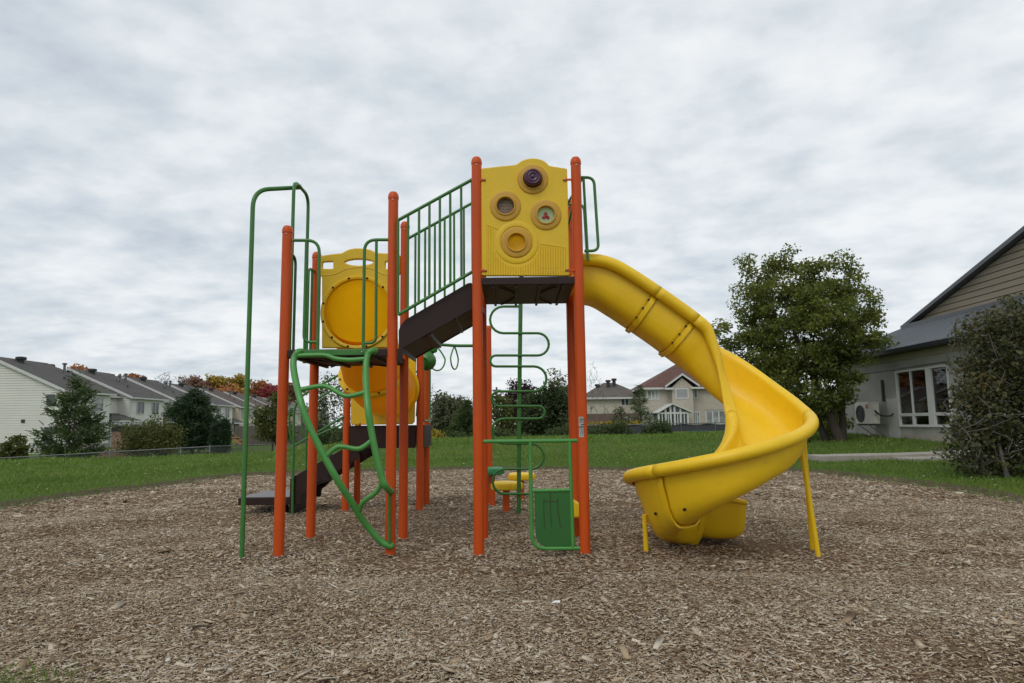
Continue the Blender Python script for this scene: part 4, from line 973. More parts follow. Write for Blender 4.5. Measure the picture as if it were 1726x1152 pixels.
broadleaf('garden_tree', 'half bare yellowish tree behind the rear stair rails', 'tree', gz(562, 60, 755), [blob(560, 660, 60, 60, 60), blob(575, 690, 60, 60, 60), blob(545, 700, 40, 50, 60)], 70, 1500, .22, .5, 'olive', 49, .10)
broadleaf('garden_bush', 'low dark bush under the rear stair rails beside the fence', 'bush', gz(560, 36, 755), [blob(560, 738, 60, 30, 36), blob(590, 735, 40, 30, 36)], 30, 2400, .12, .2, 'green', 51, .04, stems=4, fork=.8)
# trees behind the play structure
broadleaf('round_tree', 'grey green rounded tree left of the loop climber', 'tree', gz(757, 62), [blob(757, 702, 62, 66, 62), blob(745, 690, 40, 48, 62), blob(770, 712, 44, 52, 62), blob(750, 725, 60, 34, 62)], 90, 6500, .26, .45, 'grey', 53, .12)
conifer('spruce_tree', 'dark spruce tree behind the front left post of the high deck', gz(790, 56), 0, 1.9, 'pine', 55, [(0, 1), (.3, .85), (.7, .45), (1, .05)], 13, .34, 9, .1, .05, nb=6, top=(788, 680))
broadleaf('bare_tree', 'thin leafless tree standing beside the middle orange posts', 'tree', gz(727, 55), [blob(727, 672, 24, 60, 55), blob(722, 700, 20, 60, 55)], 60, 0, .1, .1, 'olive', 57, .05, bark='bark_grey', shell=.1, rtip=.014, wob=.05)
broadleaf('purple_tree', 'purple leaved tree rising behind the loop climber', 'tree', gz(874, 75), [blob(874, 672, 50, 56, 75), blob(860, 682, 36, 50, 75), blob(888, 668, 34, 40, 75), blob(866, 712, 50, 50, 75)], 80, 5200, .28, .4, 'purple', 59, .12)
broadleaf('yellowing_shrub', 'thin yellowing shrub between the ring bar post and the climber', 'bush', gz(843, 50), [blob(843, 690, 34, 60, 50), blob(850, 715, 40, 50, 50)], 46, 1900, .2, .3, 'olive', 61, .06, stems=3, fork=.6)
broadleaf('dense_tree', 'dense dark green tree behind the climber and the right orange posts', 'tree', gz(922, 52), [blob(922, 697, 80, 76, 52), blob(900, 708, 50, 60, 52), blob(940, 685, 40, 60, 52), blob(930, 660, 30, 36, 52), blob(925, 725, 90, 40, 52)], 130, 11000, .22, .36, 'deep', 63, .14)
broadleaf('leafy_sapling', 'spindly tall sapling behind the dense dark tree', 'tree', gz(942, 58), [blob(935, 640, 22, 34, 58), blob(950, 650, 22, 40, 58)], 20, 420, .2, .25, 'olive', 65, .06)
broadleaf('bare_tree', 'leafless sapling before the grey roofed house', 'tree', gz(1018, 50), [blob(1016, 668, 22, 46, 50), blob(1030, 690, 30, 40, 50), blob(1008, 692, 24, 40, 50)], 60, 0, .1, .1, 'olive', 67, .035, bark='bark_grey', shell=.1, rtip=.012, wob=.05)
broadleaf('bare_tree', 'tall leaning leafless birch just right of the warning label post', 'tree', gz(990, 46), [blob(998, 634, 18, 60, 46), blob(1006, 650, 26, 50, 46), blob(996, 680, 16, 40, 46)], 120, 0, .1, .1, 'olive', 69, .035, bark='bark_grey', shell=.1, rtip=.008, wob=.025)
conifer('spruce_tree', 'sparse green spruce tree in front of the beige house', gz(1081, 62), 0, 1.45, 'pine', 71, [(0, 1), (.3, .85), (.55, .75), (.8, .3), (1, .04)], 10, .30, 6, .12, .04, nb=4, top=(1081, 651))
broadleaf('garden_bush', 'round green bush against the dark fence below the sunroom', 'bush', gz(1113, 40), [blob(1113, 726, 42, 26, 40), blob(1105, 730, 40, 20, 40)], 40, 4200, .11, .2, 'green', 73, .04, stems=4, fork=.6)
broadleaf('garden_bush', 'green bush against the dark fence beside the orange warning label post', 'bush', gz(1010, 40), [blob(1012, 733, 50, 26, 40), blob(1045, 726, 30, 36, 40)], 46, 4200, .11, .2, 'green', 75, .04, stems=4, fork=.6)
broadleaf('garden_bush', 'pale green arching bush in front of the brick wall', 'bush', gz(1050, 50), [blob(1050, 706, 30, 30, 50), blob(1045, 720, 40, 20, 50)], 30, 1900, .14, .22, 'grey', 77, .04, stems=3, fork=.6)
broadleaf('flower_bed', 'row of yellow flowering plants along the top of the dark fence', 'flowers', gz(1030, 47), [blob(1005, 718, 40, 8, 47), blob(1045, 717, 50, 9, 47), blob(1070, 716, 20, 8, 47)], 36, 1500, .12, .16, 'gold', 79, .02, stems=5, fork=2.0)
broadleaf('yellow_shrub', 'small yellow leaved shrub by the middle orange posts', 'bush', gz(733, 44), [blob(735, 738, 26, 14, 44), blob(727, 733, 16, 16, 44)], 18, 600, .13, .16, 'gold', 81, .03, stems=3, fork=.4)
broadleaf('hedge', 'low dark hedge of mixed bushes behind the middle of the lawn', 'hedge', gz(860, 48), [blob(755, 738, 80, 14, 48), blob(845, 736, 90, 18, 48), blob(960, 732, 80, 26, 48)], 80, 5200, .14, .25, 'green', 83, .05, stems=6, fork=3.0)
# autumn trees far beyond the roofs
AT = [(128, 631, 44, 22, 150, 'orange', 'orange crowned tree beyond the ridge of the white gable house'), (222, 646, 36, 20, 150, 'orange', 'small orange crowned tree beyond the second roof ridge'),
      (330, 652, 50, 44, 190, 'rust', 'rust brown tree beyond the roofs left of the yellow one'), (364, 650, 40, 44, 195, 'yellow', 'golden yellow tree crown highest among the autumn trees'),
      (372, 668, 60, 40, 180, 'orange', 'low orange tree in front of the golden yellow tree'), (399, 655, 34, 50, 192, 'yellow', 'yellow green tree left of the tall green pole'),
      (436, 662, 44, 44, 200, 'orange', 'orange red tree right of the tall green pole'), (458, 668, 34, 36, 185, 'crimson', 'crimson tree beside the left orange post'), (486, 662, 50, 50, 210, 'rust', 'brown tree behind the left orange post')]
for i, (px, py, w, h, Y, lm, lab) in enumerate(AT):
    b = blob(px, py, w, h, Y); rd = random.Random(i)
    bl = [(b[0]+rd.uniform(-.5, .5)*b[3], Y+rd.uniform(-1, 1), b[2]+rd.uniform(-.35, .35)*b[5], b[3]*.62, b[3]*.62, b[5]*.62) for _ in range(7)]
    bl.append((b[0], Y, b[2]-b[5]*1.2, b[3]*.8, b[3]*.8, b[5]))
    broadleaf('autumn_tree', lab, 'tree', (b[0], Y, -1.0), bl, 110, 4200, .75, .75, lm, 100+i, .3, 'autumn trees beyond the row houses', rtip=.06, shell=.3)
for i, (px, py, w, h, Y, lab) in enumerate(((278, 638, 34, 26, 170, 'wider leafless grey tree standing over the house roofs'), (308, 643, 22, 24, 175, 'smaller leafless grey tree beside the rust brown tree'), (580, 655, 40, 40, 150, 'leafless grey tree beyond the far grey roofs'))):
    b = blob(px, py, w, h, Y)
    broadleaf('bare_tree', lab, 'tree', (b[0], Y, -1), [b, (b[0], Y, b[2]-b[5], b[3]*.8, b[3]*.8, b[5])], 200, 0, .1, .1, 'rust', 120+i, .22, bark='bark_grey', shell=.2, rtip=.035, wob=.15)

broadleaf('thicket', 'dark thicket of bushes filling the gap between the maple trunk and the school', 'bush', gz(1385, 32), [blob(1385, 715, 120, 60, 32), blob(1340, 725, 90, 36, 32), blob(1430, 705, 60, 80, 32)], 80, 9000, .13, .3, 'deep', 91, .06, stems=6, fork=2.0)
# ------------------------------------------------------------------ buildings
def quad_box(c, hx, hy, hz): return (c[0]-hx, c[1]-hy, c[2]-hz), (c[0]+hx, c[1]+hy, c[2]+hz)
def window_y(parent, x0, x1, z0, z1, y, bars=1, glass='glass', fr=.05, sill=True, rows=None):
    """window in a wall facing -Y (towards the eye)"""
    m = MB()
    m.box((x0-fr, y-.05, z0-fr), (x0, y+.02, z1+fr)); m.box((x1, y-.05, z0-fr), (x1+fr, y+.02, z1+fr))
    m.box((x0, y-.05, z1), (x1, y+.02, z1+fr)); m.box((x0, y-.05, z0-fr), (x1, y+.02, z0))
    for i in range(1, bars+1):
        x = x0+(x1-x0)*i/(bars+1); m.box((x-fr*.5, y-.045, z0), (x+fr*.5, y+.02, z1))
    if rows: m.box((x0, y-.043, rows-fr*.4), (x1, y+.02, rows+fr*.4))
    o = m.build('window', M['white_metal'], parent, 0)
    MB().box((x0, y-.012, z0), (x1, y-.006, z1)).build('pane', M[glass], o, 0); return o
def window_x(parent, y0, y1, z0, z1, x, s=1, bars=1, glass='glass', fr=.05, rows=None):
    """window in a wall facing +X (s=1) or -X (s=-1)"""
    m = MB(); a, b = (x-.02, x+.05) if s > 0 else (x-.05, x+.02)
    m.box((a, y0-fr, z0-fr), (b, y0, z1+fr)); m.box((a, y1, z0-fr), (b, y1+fr, z1+fr)); m.box((a, y0, z1), (b, y1, z1+fr)); m.box((a, y0, z0-fr), (b, y1, z0))
    for i in range(1, bars+1):
        y = y0+(y1-y0)*i/(bars+1); m.box((a+.003, y-fr*.5, z0), (b-.005, y+fr*.5, z1))
    if rows: m.box((a+.003, y0, rows-fr*.4), (b-.007, y1, rows+fr*.4))
    o = m.build('window', M['white_metal'], parent, 0)
    MB().box((x+s*.006, y0, z0), (x+s*.012, y1, z1)).build('pane', M[glass], o, 0); return o
def lap_wall_y(x0, x1, z0, z1, y, pitch=.115, cut=None):
    """lapped boards on a wall facing -Y; cut(z) gives the span left under the roof"""
    m = MB(); n = int((z1-z0)/pitch)
    for i in range(n):
        za, zb = z0+i*pitch, z0+(i+1)*pitch
        a0, a1 = cut(za) if cut else (x0, x1); b0, b1 = cut(zb) if cut else (x0, x1)
        if b1-b0 < .05: break
        zc = za+pitch*.87; m.add([(a0, y-.06, za), (a1, y-.06, za), (b1, y-.054, zc), (b0, y-.054, zc), (a0, y, za), (a1, y, za), (b1, y, zc), (b0, y, zc)], [(0, 1, 2, 3), (4, 5, 1, 0), (3, 2, 6, 7), (0, 3, 7, 4), (1, 5, 6, 2)])
    return m
def lap_wall_x(y0, y1, z0, z1, x, s=1, pitch=.115, cut=None):
    m = MB(); n = int((z1-z0)/pitch)
    for i in range(n):
        za, zb = z0+i*pitch, z0+(i+1)*pitch
        a0, a1 = cut(za) if cut else (y0, y1); b0, b1 = cut(zb) if cut else (y0, y1)
        if b1-b0 < .05: break
        zc = za+pitch*.87; m.add([(x+s*.06, a0, za), (x+s*.06, a1, za), (x+s*.054, b1, zc), (x+s*.054, b0, zc), (x, a0, za), (x, a1, za), (x, b1, zc), (x, b0, zc)], [(0, 1, 2, 3), (4, 5, 1, 0), (3, 2, 6, 7), (0, 3, 7, 4), (1, 5, 6, 2)])
    return m
def vent(parent, x, y, z, r=.3, name='roof_vent', m='dark'):
    MB().lathe([(r*.72, -.35), (r*.72, .28), (r*1.1, .28), (r*1.15, .36), (r*1.1, .50), (r*.5, .54), (.001, .54)], (x, y, z), n=16).build(name, M[m], parent, 40)
SLP = .45
def townhouse(label, xr, y0, zb, ze, wall, roof, depth=12, first=False, detail=2, seed=0):
    """one house of the row: a projecting front half and a half set back behind it, both facing +X"""
    t = thing('townhouse', label, 'house', (xr-depth/2, y0+5, zb), 'row houses along the field')
    y1, y2, sb = y0+6.4, y0+11.6, 2.2; half = depth/2
    b = MB().box((xr-depth, y0, zb), (xr, y1, ze)); b.build('wall', M[wall], t, 0)
    MB().box((xr-depth, y1, zb), (xr-sb, y2, ze)).build('wall', M[wall], t, 0)
    cut = lambda z: (xr-depth+.0 if z < ze else xr-half-(ze+half*SLP-z)/SLP, xr-.0 if z < ze else xr-half+(ze+half*SLP-z)/SLP)
    g = MB().prism([(xr-depth, ze), (xr, ze), (xr-half, ze+half*SLP)], y0+.02, y1).build('gable_wall', M[wall], t, 0)
    if detail > 1:
        lap_wall_y(0, 0, zb+.4, ze+half*SLP, y0, .20, cut).build('lap_siding', M[wall], t, 0)
        lap_wall_x(y0, y1, zb+.4, ze, xr, 1, .20).build('lap_siding', M[wall], t, 0)
    MB().box((xr-depth-.01, y0-.112, zb-.4), (xr+.112, y1, zb+.38)).build('foundation', M['stone_grey'], t, 0)
    th, ov = .16, .38
    def roof_prism(xe, ya, yb):
        e0, e1 = xe+ov, xe-depth-ov; zr = ze+half*SLP+.05; zo = ze-ov*SLP+.05
        return MB().prism([(e0, zo), (xe-half, zr), (e1, zo), (e1, zo+th), (xe-half, zr+th), (e0, zo+th)], ya, yb)
    r1 = roof_prism(xr, y0-.28, y1+.25).build('roof', M[roof], t, 0)
    r2 = roof_prism(xr-sb, y1+.25, y2).build('roof', M[roof], t, 0)
    zr = ze+half*SLP+.05; zo = ze-ov*SLP+.05
    rk = MB()
    for s in (1, -1):
        e = xr-half+s*(half+ov); rk.prism([(e, zo-.06), (xr-half, zr-.06), (xr-half, zr+th+.02), (e, zo+th+.02)], y0-.34, y0-.28)
    rk.build('rake_board', M['white_metal'], r1, 0)
    MB().box((xr+ov, y0-.3, zo-.02), (xr+ov+.10, y1+.25, zo+.13)).build('gutter', M['white_metal'], r1, 0)
    MB().box((xr-sb+ov, y1+.25, zo-.02), (xr-sb+ov+.10, y2, zo+.13)).build('gutter', M['white_metal'], r2, 0)
    MB().tube([(xr+.06, y0+.12, zb), (xr+.06, y0+.12, zo)], .045, 8).build('downpipe', M['white_metal'], t)
    rd = random.Random(seed)
    vent(r1, xr-half+.8, y0+2.2, zr-.25, .36); vent(r2, xr-sb-half+.9, y1+2.6, zr-.25, .34)
    MB().tube([(xr-half*.62, y0+5.6, zr-1.2), (xr-half*.62, y0+5.6, zr-.1)], .11, 10).lathe([(.2, 0), (.2, .12), (.001, .16)], (xr-half*.62, y0+5.6, zr-.1), n=12).build('flue_pipe', M['galv'], r1)
    for f in (.35,): MB().tube([(xr-half*f, y0+3.2, ze+half*SLP*f-.1), (xr-half*f, y0+3.2, ze+half*SLP*f+.45)], .07, 8).build('plumbing_stack', M['dark'], r1)
    zu = ze-1.55
    for a in (1.2, 4.0): window_x(t, y0+a, y0+a+1.25, zu, zu+1.15, xr+.065, 1, 1, rd.choice(['glass', 'curtain']), .07)
    window_x(t, y1+1.6, y1+2.9, zu, zu+1.15, xr-sb, 1, 1, 'curtain', .07)
    window_x(t, y0+3.2, y0+4.9, zb+.45, zb+2.35, xr+.065, 1, 2, 'glass', .07, zb+2.0)
    window_x(t, y1+1.5, y1+3.3, zb+.45, zb+2.3, xr-sb, 1, 1, 'glass', .07)
    # lean-to roof over the back door of the half set back
    px_ = xr-sb
    lt = MB().prism([(px_, ze-1.75), (px_+2.5, ze-2.45), (px_+2.5, ze-2.33), (px_, ze-1.60)], y1+.1, y2-.1).build('porch_roof', M[roof], t, 0)
    MB().box((px_+2.5, y1+.1, ze-2.5), (px_+2.58, y2-.1, ze-2.33)).build('gutter', M['white_metal'], lt, 0)
    MB().box((px_+2.2, y1+.3, zb), (px_+2.32, y1+.42, ze-2.36)).build('porch_post', M['white_metal'], t, 0)
    vent(lt, px_+1.2, y1+1.6, ze-2.2, .28); 
    return t
lab = ['white sided row house at the far left with its broad blank gable facing the park', 'white row house second in the row with a satellite dish on its roof', 'white row house behind the dense dark pine tree, third in the row',
       'white row house just right of the dark pine, fourth in the row', 'cream sided row house with brown roof seen left of the tall green pole', 'cream sided row house with brown roof between the green pole and the left orange post',
       'cream row house behind the left orange post and garden tree', 'far grey roofed row house glimpsed left of the second orange post', 'far grey roofed row house glimpsed between the rear stair rails', 'farthest grey roofed row house left of the yellow tunnel']
for i in range(10):
    y0 = 55+11.6*i; xr = -36.2-.093*(y0-55)
    y0s = y0; zb_ = -.45; ze_ = 4.25 if i else 4.30
    th_ = townhouse(lab[i], xr, y0s, zb_, ze_, 'siding' if i < 4 else 'siding_cream', 'shingle' if i < 4 else ('shingle_brown' if i < 7 else 'shingle_grey'), detail=2 if i < 4 else 1, seed=i)
    if i == 0:
        for (x0, yt, x1, yb) in ((80.5, 665.5, 94, 683), (76, 720.5, 90, 750.5)):
            a, b = at(x0, yt, 55), at(x1, yb, 55); window_y(th_, a.x, b.x, b.z, a.z, 54.93, 0, 'glass', .07)
        a = at(40, 710, 55); MB().box((a.x-.13, 54.87, a.z-.13), (a.x+.13, 54.935, a.z+.13)).build('dryer_vent', M['dark'], th_, 0)
    if i in (1, 2):
        c = Vector((xr-3.2, y0+3.6, ze_+1.75)); c.z = ze_+3.2*SLP+.75
        d = MB().lathe([(.001, 0), (.25, .03), (.42, .10)], (0, 0, 0), n=20, cap=False); R = Matrix.Rotation(math.radians(70), 4, 'X')@Matrix.Rotation(math.radians(-30), 4, 'Y')
        d.v = [tuple(c+R@Vector(v)) for v in d.v]; do = d.build('satellite_dish', M['galv'], th_, 40, solid=.02)
        MB().tube([c-Vector((0, 0, .75)), c], .03, 8).tube([c, c+Vector((.1, -.5, .1))], .02, 6).build('dish_mast', M['galv'], do)
# garden screens, shed and deck behind the chain link fence
def slab_fence(label, p, q, h, m, name='wooden_fence', bw=.14):
    p, q = Vector(p), Vector(q); d = q-p; n = int(d.length/bw); t = thing(name, label, 'fence', p); u = d.normalized(); b = MB(); ang = math.atan2(u.y, u.x); rd = random.Random(n)
    for i in range(n):
        c = p+u*(i+.5)*bw; hh = h+rd.uniform(-.02, .02); b.box((c.x-bw*.46, c.y-.011, c.z-.05), (c.x+bw*.46, c.y+.011, c.z+hh), ang)
    b.build('boards', M[m], t, 0)
    for i in range(int(d.length/2.4)+1):
        c = p+u*min(d.length, i*2.4)+Vector((.0, .08, 0)); MB().box((c.x-.05, c.y-.05, c.z-.1), (c.x+.05, c.y+.05, c.z+h+.08), ang).build('post', M[m], t, 0)
    return t
slab_fence('weathered grey wooden garden fence beyond the tall green pole', (-24.2, 60, -.6), (-17.5, 66, -.6), 1.9, 'wood_fence')
slab_fence('dark narrow board screen left of the pink brick garden shed', (-28.2, 50, -.6), (-26.6, 50, -.6), 1.9, 'wood_fence')
def shed():
    a, b = at(187, 745, 48), at(208, 745, 48); zt = at(190, 728, 48).z
    t = thing('brick_shed', 'pink brown brick garden shed with a pale corrugated lean-to roof', 'shed', ((a.x+b.x)/2, 49.5, -.6))
    MB().box((a.x, 48, -.8), (b.x+.4, 51, zt)).build('wall', M['brick_pink'], t, 0)
    r = MB().prism([(a.x-.5, zt+.55), (b.x+1.1, zt+.25), (b.x+1.1, zt+.33), (a.x-.5, zt+.63)], 47.6, 51.2).build('roof', M['galv'], t, 0)
    MB().box((a.x-.02, 47.98, zt+.002), (b.x+.4, 50.9, zt+.28)).build('under_roof_shade', M['dark'], t, 0)  # solid dark block, the shade of the gap below the roof as colour
    a2, b2 = at(165, 770, 44), at(212, 770, 44); 
    w = thing('brick_wall', 'low pink brick garden wall behind the chain link fence', 'wall', ((a2.x+b2.x)/2, 44, -.7))
    MB().box((a2.x, 44, -.9), (b2.x, 44.2, at(190, 760, 44).z)).build('brickwork', M['brick_pink'], w, 0)
    MB().box((a2.x-.03, 43.96, at(190, 760, 44).z), (b2.x+.03, 44.24, at(190, 760, 44).z+.06)).build('coping', M['stone_grey'], w, 0)
shed()
def stair_wood():
    a = at(385, 735, 52); t = thing('wooden_steps', 'fresh orange wooden deck steps beside the narrow cedars', 'steps', (a.x, 52, -.6))
    for s in (0, 1.1):
        MB().prism([(a.x-.9, a.z+.55), (a.x+.95, a.z-.55), (a.x+.95, a.z-.72), (a.x-.9, a.z+.38)], 52+s, 52.05+s).build('stringer', M['new_wood'], t, 0)
    for i in range(6):
        f = i/5; MB().box((a.x-.85+1.7*f, 52.05, a.z+.47-1.05*f), (a.x-.57+1.7*f, 53.1, a.z+.51-1.05*f)).build('tread', M['new_wood'], t, 0)
stair_wood()
def lawn_chairs():
    for i, px in enumerate((50, 57, 64)):
        p = at(px, 770, 50); t = thing('folded_chair', ['leftmost', 'middle', 'rightmost'][i]+' of three pale slatted panels leaning on the white house foundation', 'folding chair', (p.x, 50, -.6), 'slatted panels leaning by the white house')
        for k in range(5): MB().box((p.x-.2, 50+.05*k, -.55+.16*k), (p.x+.15, 50.03+.05*k, -.47+.16*k)).build('slat', M['white_metal'], t, 0)
        MB().tube([(p.x-.22, 49.98, -.7), (p.x-.22, 50.24, .25)], .02, 6).tube([(p.x+.17, 49.98, -.7), (p.x+.17, 50.24, .25)], .02, 6).build('side_frame', M['dark'], t)
lawn_chairs()
# chain link fences
def chain_fence(label, pts, h, posts_px, wire=.0035, pitch=.075, zoff=0):
    pts = [Vector(p) for p in pts]; t = thing('chain_link_fence', label, 'fence', pts[0])
    mesh = MB(); rail = MB()
    for a, b in zip(pts, pts[1:]):
        d = b-a; L_ = math.hypot(d.x, d.y); n = int(L_/pitch)
        P = lambda s, z: Vector((a.x+d.x*s/L_, a.y+d.y*s/L_, a.z+d.z*s/L_+z))
        for i in range(-int(h/pitch), n):
            for sg in (1, -1):
                s0, s1 = i*pitch, i*pitch+h; z0, z1 = 0, h
                if s0 < 0: z0 = -s0; s0 = 0
                if s1 > L_: z1 = h-(s1-L_); s1 = L_
                if s1-s0 < .02: continue
                mesh.tube([P(s0, z0 if sg > 0 else h-z0), P(s1, z1 if sg > 0 else h-z1)], wire, 3, caps=False)
        rail.tube([P(0, h), P(L_, h)], .022, 8)
    mesh.build('wire_mesh', M['galv'], t, 0); rail.build('top_rail', M['galv'], t)
    for a, b in zip(pts, pts[1:]):
        d = b-a; L_ = math.hypot(d.x, d.y)
        for i in range(int(L_/3)+1):
            p = a+d*(i*3/L_); MB().lathe([(.032, -.1), (.032, h+.04), (.02, h+.07), (.001, h+.08)], p, n=10).build('post', M['galv'], t)
    return t
fa, fb, fc = at(-60, 776, 30), at(354, 753, 31), at(500, 748, 40)
fl_pts = [Vector((fa.x, 30, fa.z-1.2)), Vector((fb.x, 31, fb.z-1.2)), Vector((fc.x, 40, fc.z-1.2))]
chain_fence('galvanised chain link fence along the left edge of the lawn', fl_pts, 1.2, None)
ga, gb_ = at(600, 741, 42), at(965, 738, 43)
chain_fence('low chain link fence along the middle back edge of the lawn', [Vector((ga.x, 42, ga.z-1.0)), Vector((gb_.x, 43, gb_.z-1.0))], 1.0, None, .004, .09)
def screen_fence():
    a, b = at(975, 718, 43), at(1320, 711, 43); t = thing('screened_fence', 'chain link fence backed with dark privacy screen before the two houses', 'fence', (a.x, 43, a.z-1.3))
    n = 40; V = []; F = []
    for i in range(n+1):
        f = i/n; x = a.x+(b.x-a.x)*f; zt = a.z+(b.z-a.z)*f-.06+.03*math.sin(i*1.3)
        for z in (zt, zt-1.4): V.append((x, 43+.03*math.sin(i*2.1), z))
    F = [(2*i, 2*i+1, 2*i+3, 2*i+2) for i in range(n)]
    MB().add(V, F).build('privacy_screen', M['screen'], t, 60, solid=.01)
    MB().tube([(a.x, 42.95, a.z), (b.x, 42.95, b.z)], .03, 8).build('top_rail', M['galv'], t)
    for i in range(7):
        f = i/6; x = a.x+(b.x-a.x)*f; z = a.z+(b.z-a.z)*f
        MB().lathe([(.035, -1.5), (.035, .06), (.001, .09)], (x, 42.93, z), n=10).build('post', M['galv'], t)
screen_fence()
def util():
    a, b = at(1168, 727, 38), at(1197, 740, 38); t = thing('utility_box', 'low dark green utility box on the lawn with a small white sign', 'utility box', ((a.x+b.x)/2, 38, terrain((a.x+b.x)/2, 38)))
    z0 = terrain(a.x, 38)-.05; MB().box((a.x, 38, z0), (b.x, 38.8, a.z-.06)).build('cabinet', M['util'], t, 0, .02)
    MB().box((a.x-.03, 37.97, a.z-.058), (b.x+.03, 38.83, a.z)).build('lid', M['util'], t, 0, .015)
    c = at(1177.5, 736, 37.9); s = MB().box((c.x-.07, 37.9, c.z-.14), (c.x+.07, 37.93, c.z+.10)).build('white_sign', M['paper'], t, 0)
    MB().box((c.x-.03, 37.893, c.z-.05), (c.x+.03, 37.899, c.z+.05)).build('sign_mark', M['dark'], s, 0)
util()
# ---- the two houses beyond the back fence
def hip(parent, x0, x1, y0, y1, ze, zr, m, ov=.4, inset=None, name='roof'):
    x0, x1, y0, y1 = x0-ov, x1+ov, y0-ov, y1+ov; ins = inset if inset is not None else (y1-y0)/2; yc = (y0+y1)/2
    V = [(x0, y0, ze), (x1, y0, ze), (x1, y1, ze), (x0, y1, ze), (x0+ins, yc, zr), (x1-ins, yc, zr), (x0, y0, ze-.16), (x1, y0, ze-.16), (x1, y1, ze-.16), (x0, y1, ze-.16)]
    F = [(0, 1, 5, 4), (2, 3, 4, 5), (1, 2, 5), (3, 0, 4), (6, 9, 8, 7)]
    r = MB().add(V, F).build(name, M[m], parent, 0)
    fb = MB()
    fb.box((x0-.02, y0-.05, ze-.2), (x1+.02, y0, ze+.02)); fb.box((x0-.05, y0, ze-.2), (x0, y1, ze+.02)); fb.box((x1, y0, ze-.2), (x1+.05, y1, ze+.02))
    fb.build('eave_board', M['white_metal'], r, 0); return r
def W80(t, x0, y0, x1, y1, Y, **k):
    a, b = at(x0, y0, Y), at(x1, y1, Y); return window_y(t, a.x, b.x, b.z, a.z, Y-.0, **k)
def house_grey():
    Y = 82; a, b = at(985, 671, Y), at(1086, 669, Y); zb = -.8; zm = at(1030, 697.5, Y).z
    t = thing('grey_roof_house', 'pale sided house with a grey hip roof and brick lower storey', 'house', ((a.x+b.x)/2, Y+4, zb))
    MB().box((a.x, Y, zm), (b.x, Y+9, a.z)).build('wall', M['beige_siding'], t, 0)
    MB().box((a.x-.01, Y-.06, zb), (b.x+.01, Y+9, zm)).build('brick_storey', M['brick'], t, 0)
    rr_ = hip(t, a.x, b.x, Y, Y+9, a.z, at(1033, 645, Y+4).z, 'shingle_grey', .45, 3.4)
    for px, py in ((1007, 655), (1025, 648), (1035, 645.5)):
        p = at(px, py, Y+3); vent(rr_, p.x, Y+3, p.z, .3)
    W80(t, 1047.5, 672.5, 1059.5, 683, Y, bars=1, fr=.09)
    W80(t, 1053, 705, 1062, 714, Y-.06, bars=0, fr=.14, glass='curtain')
house_grey()
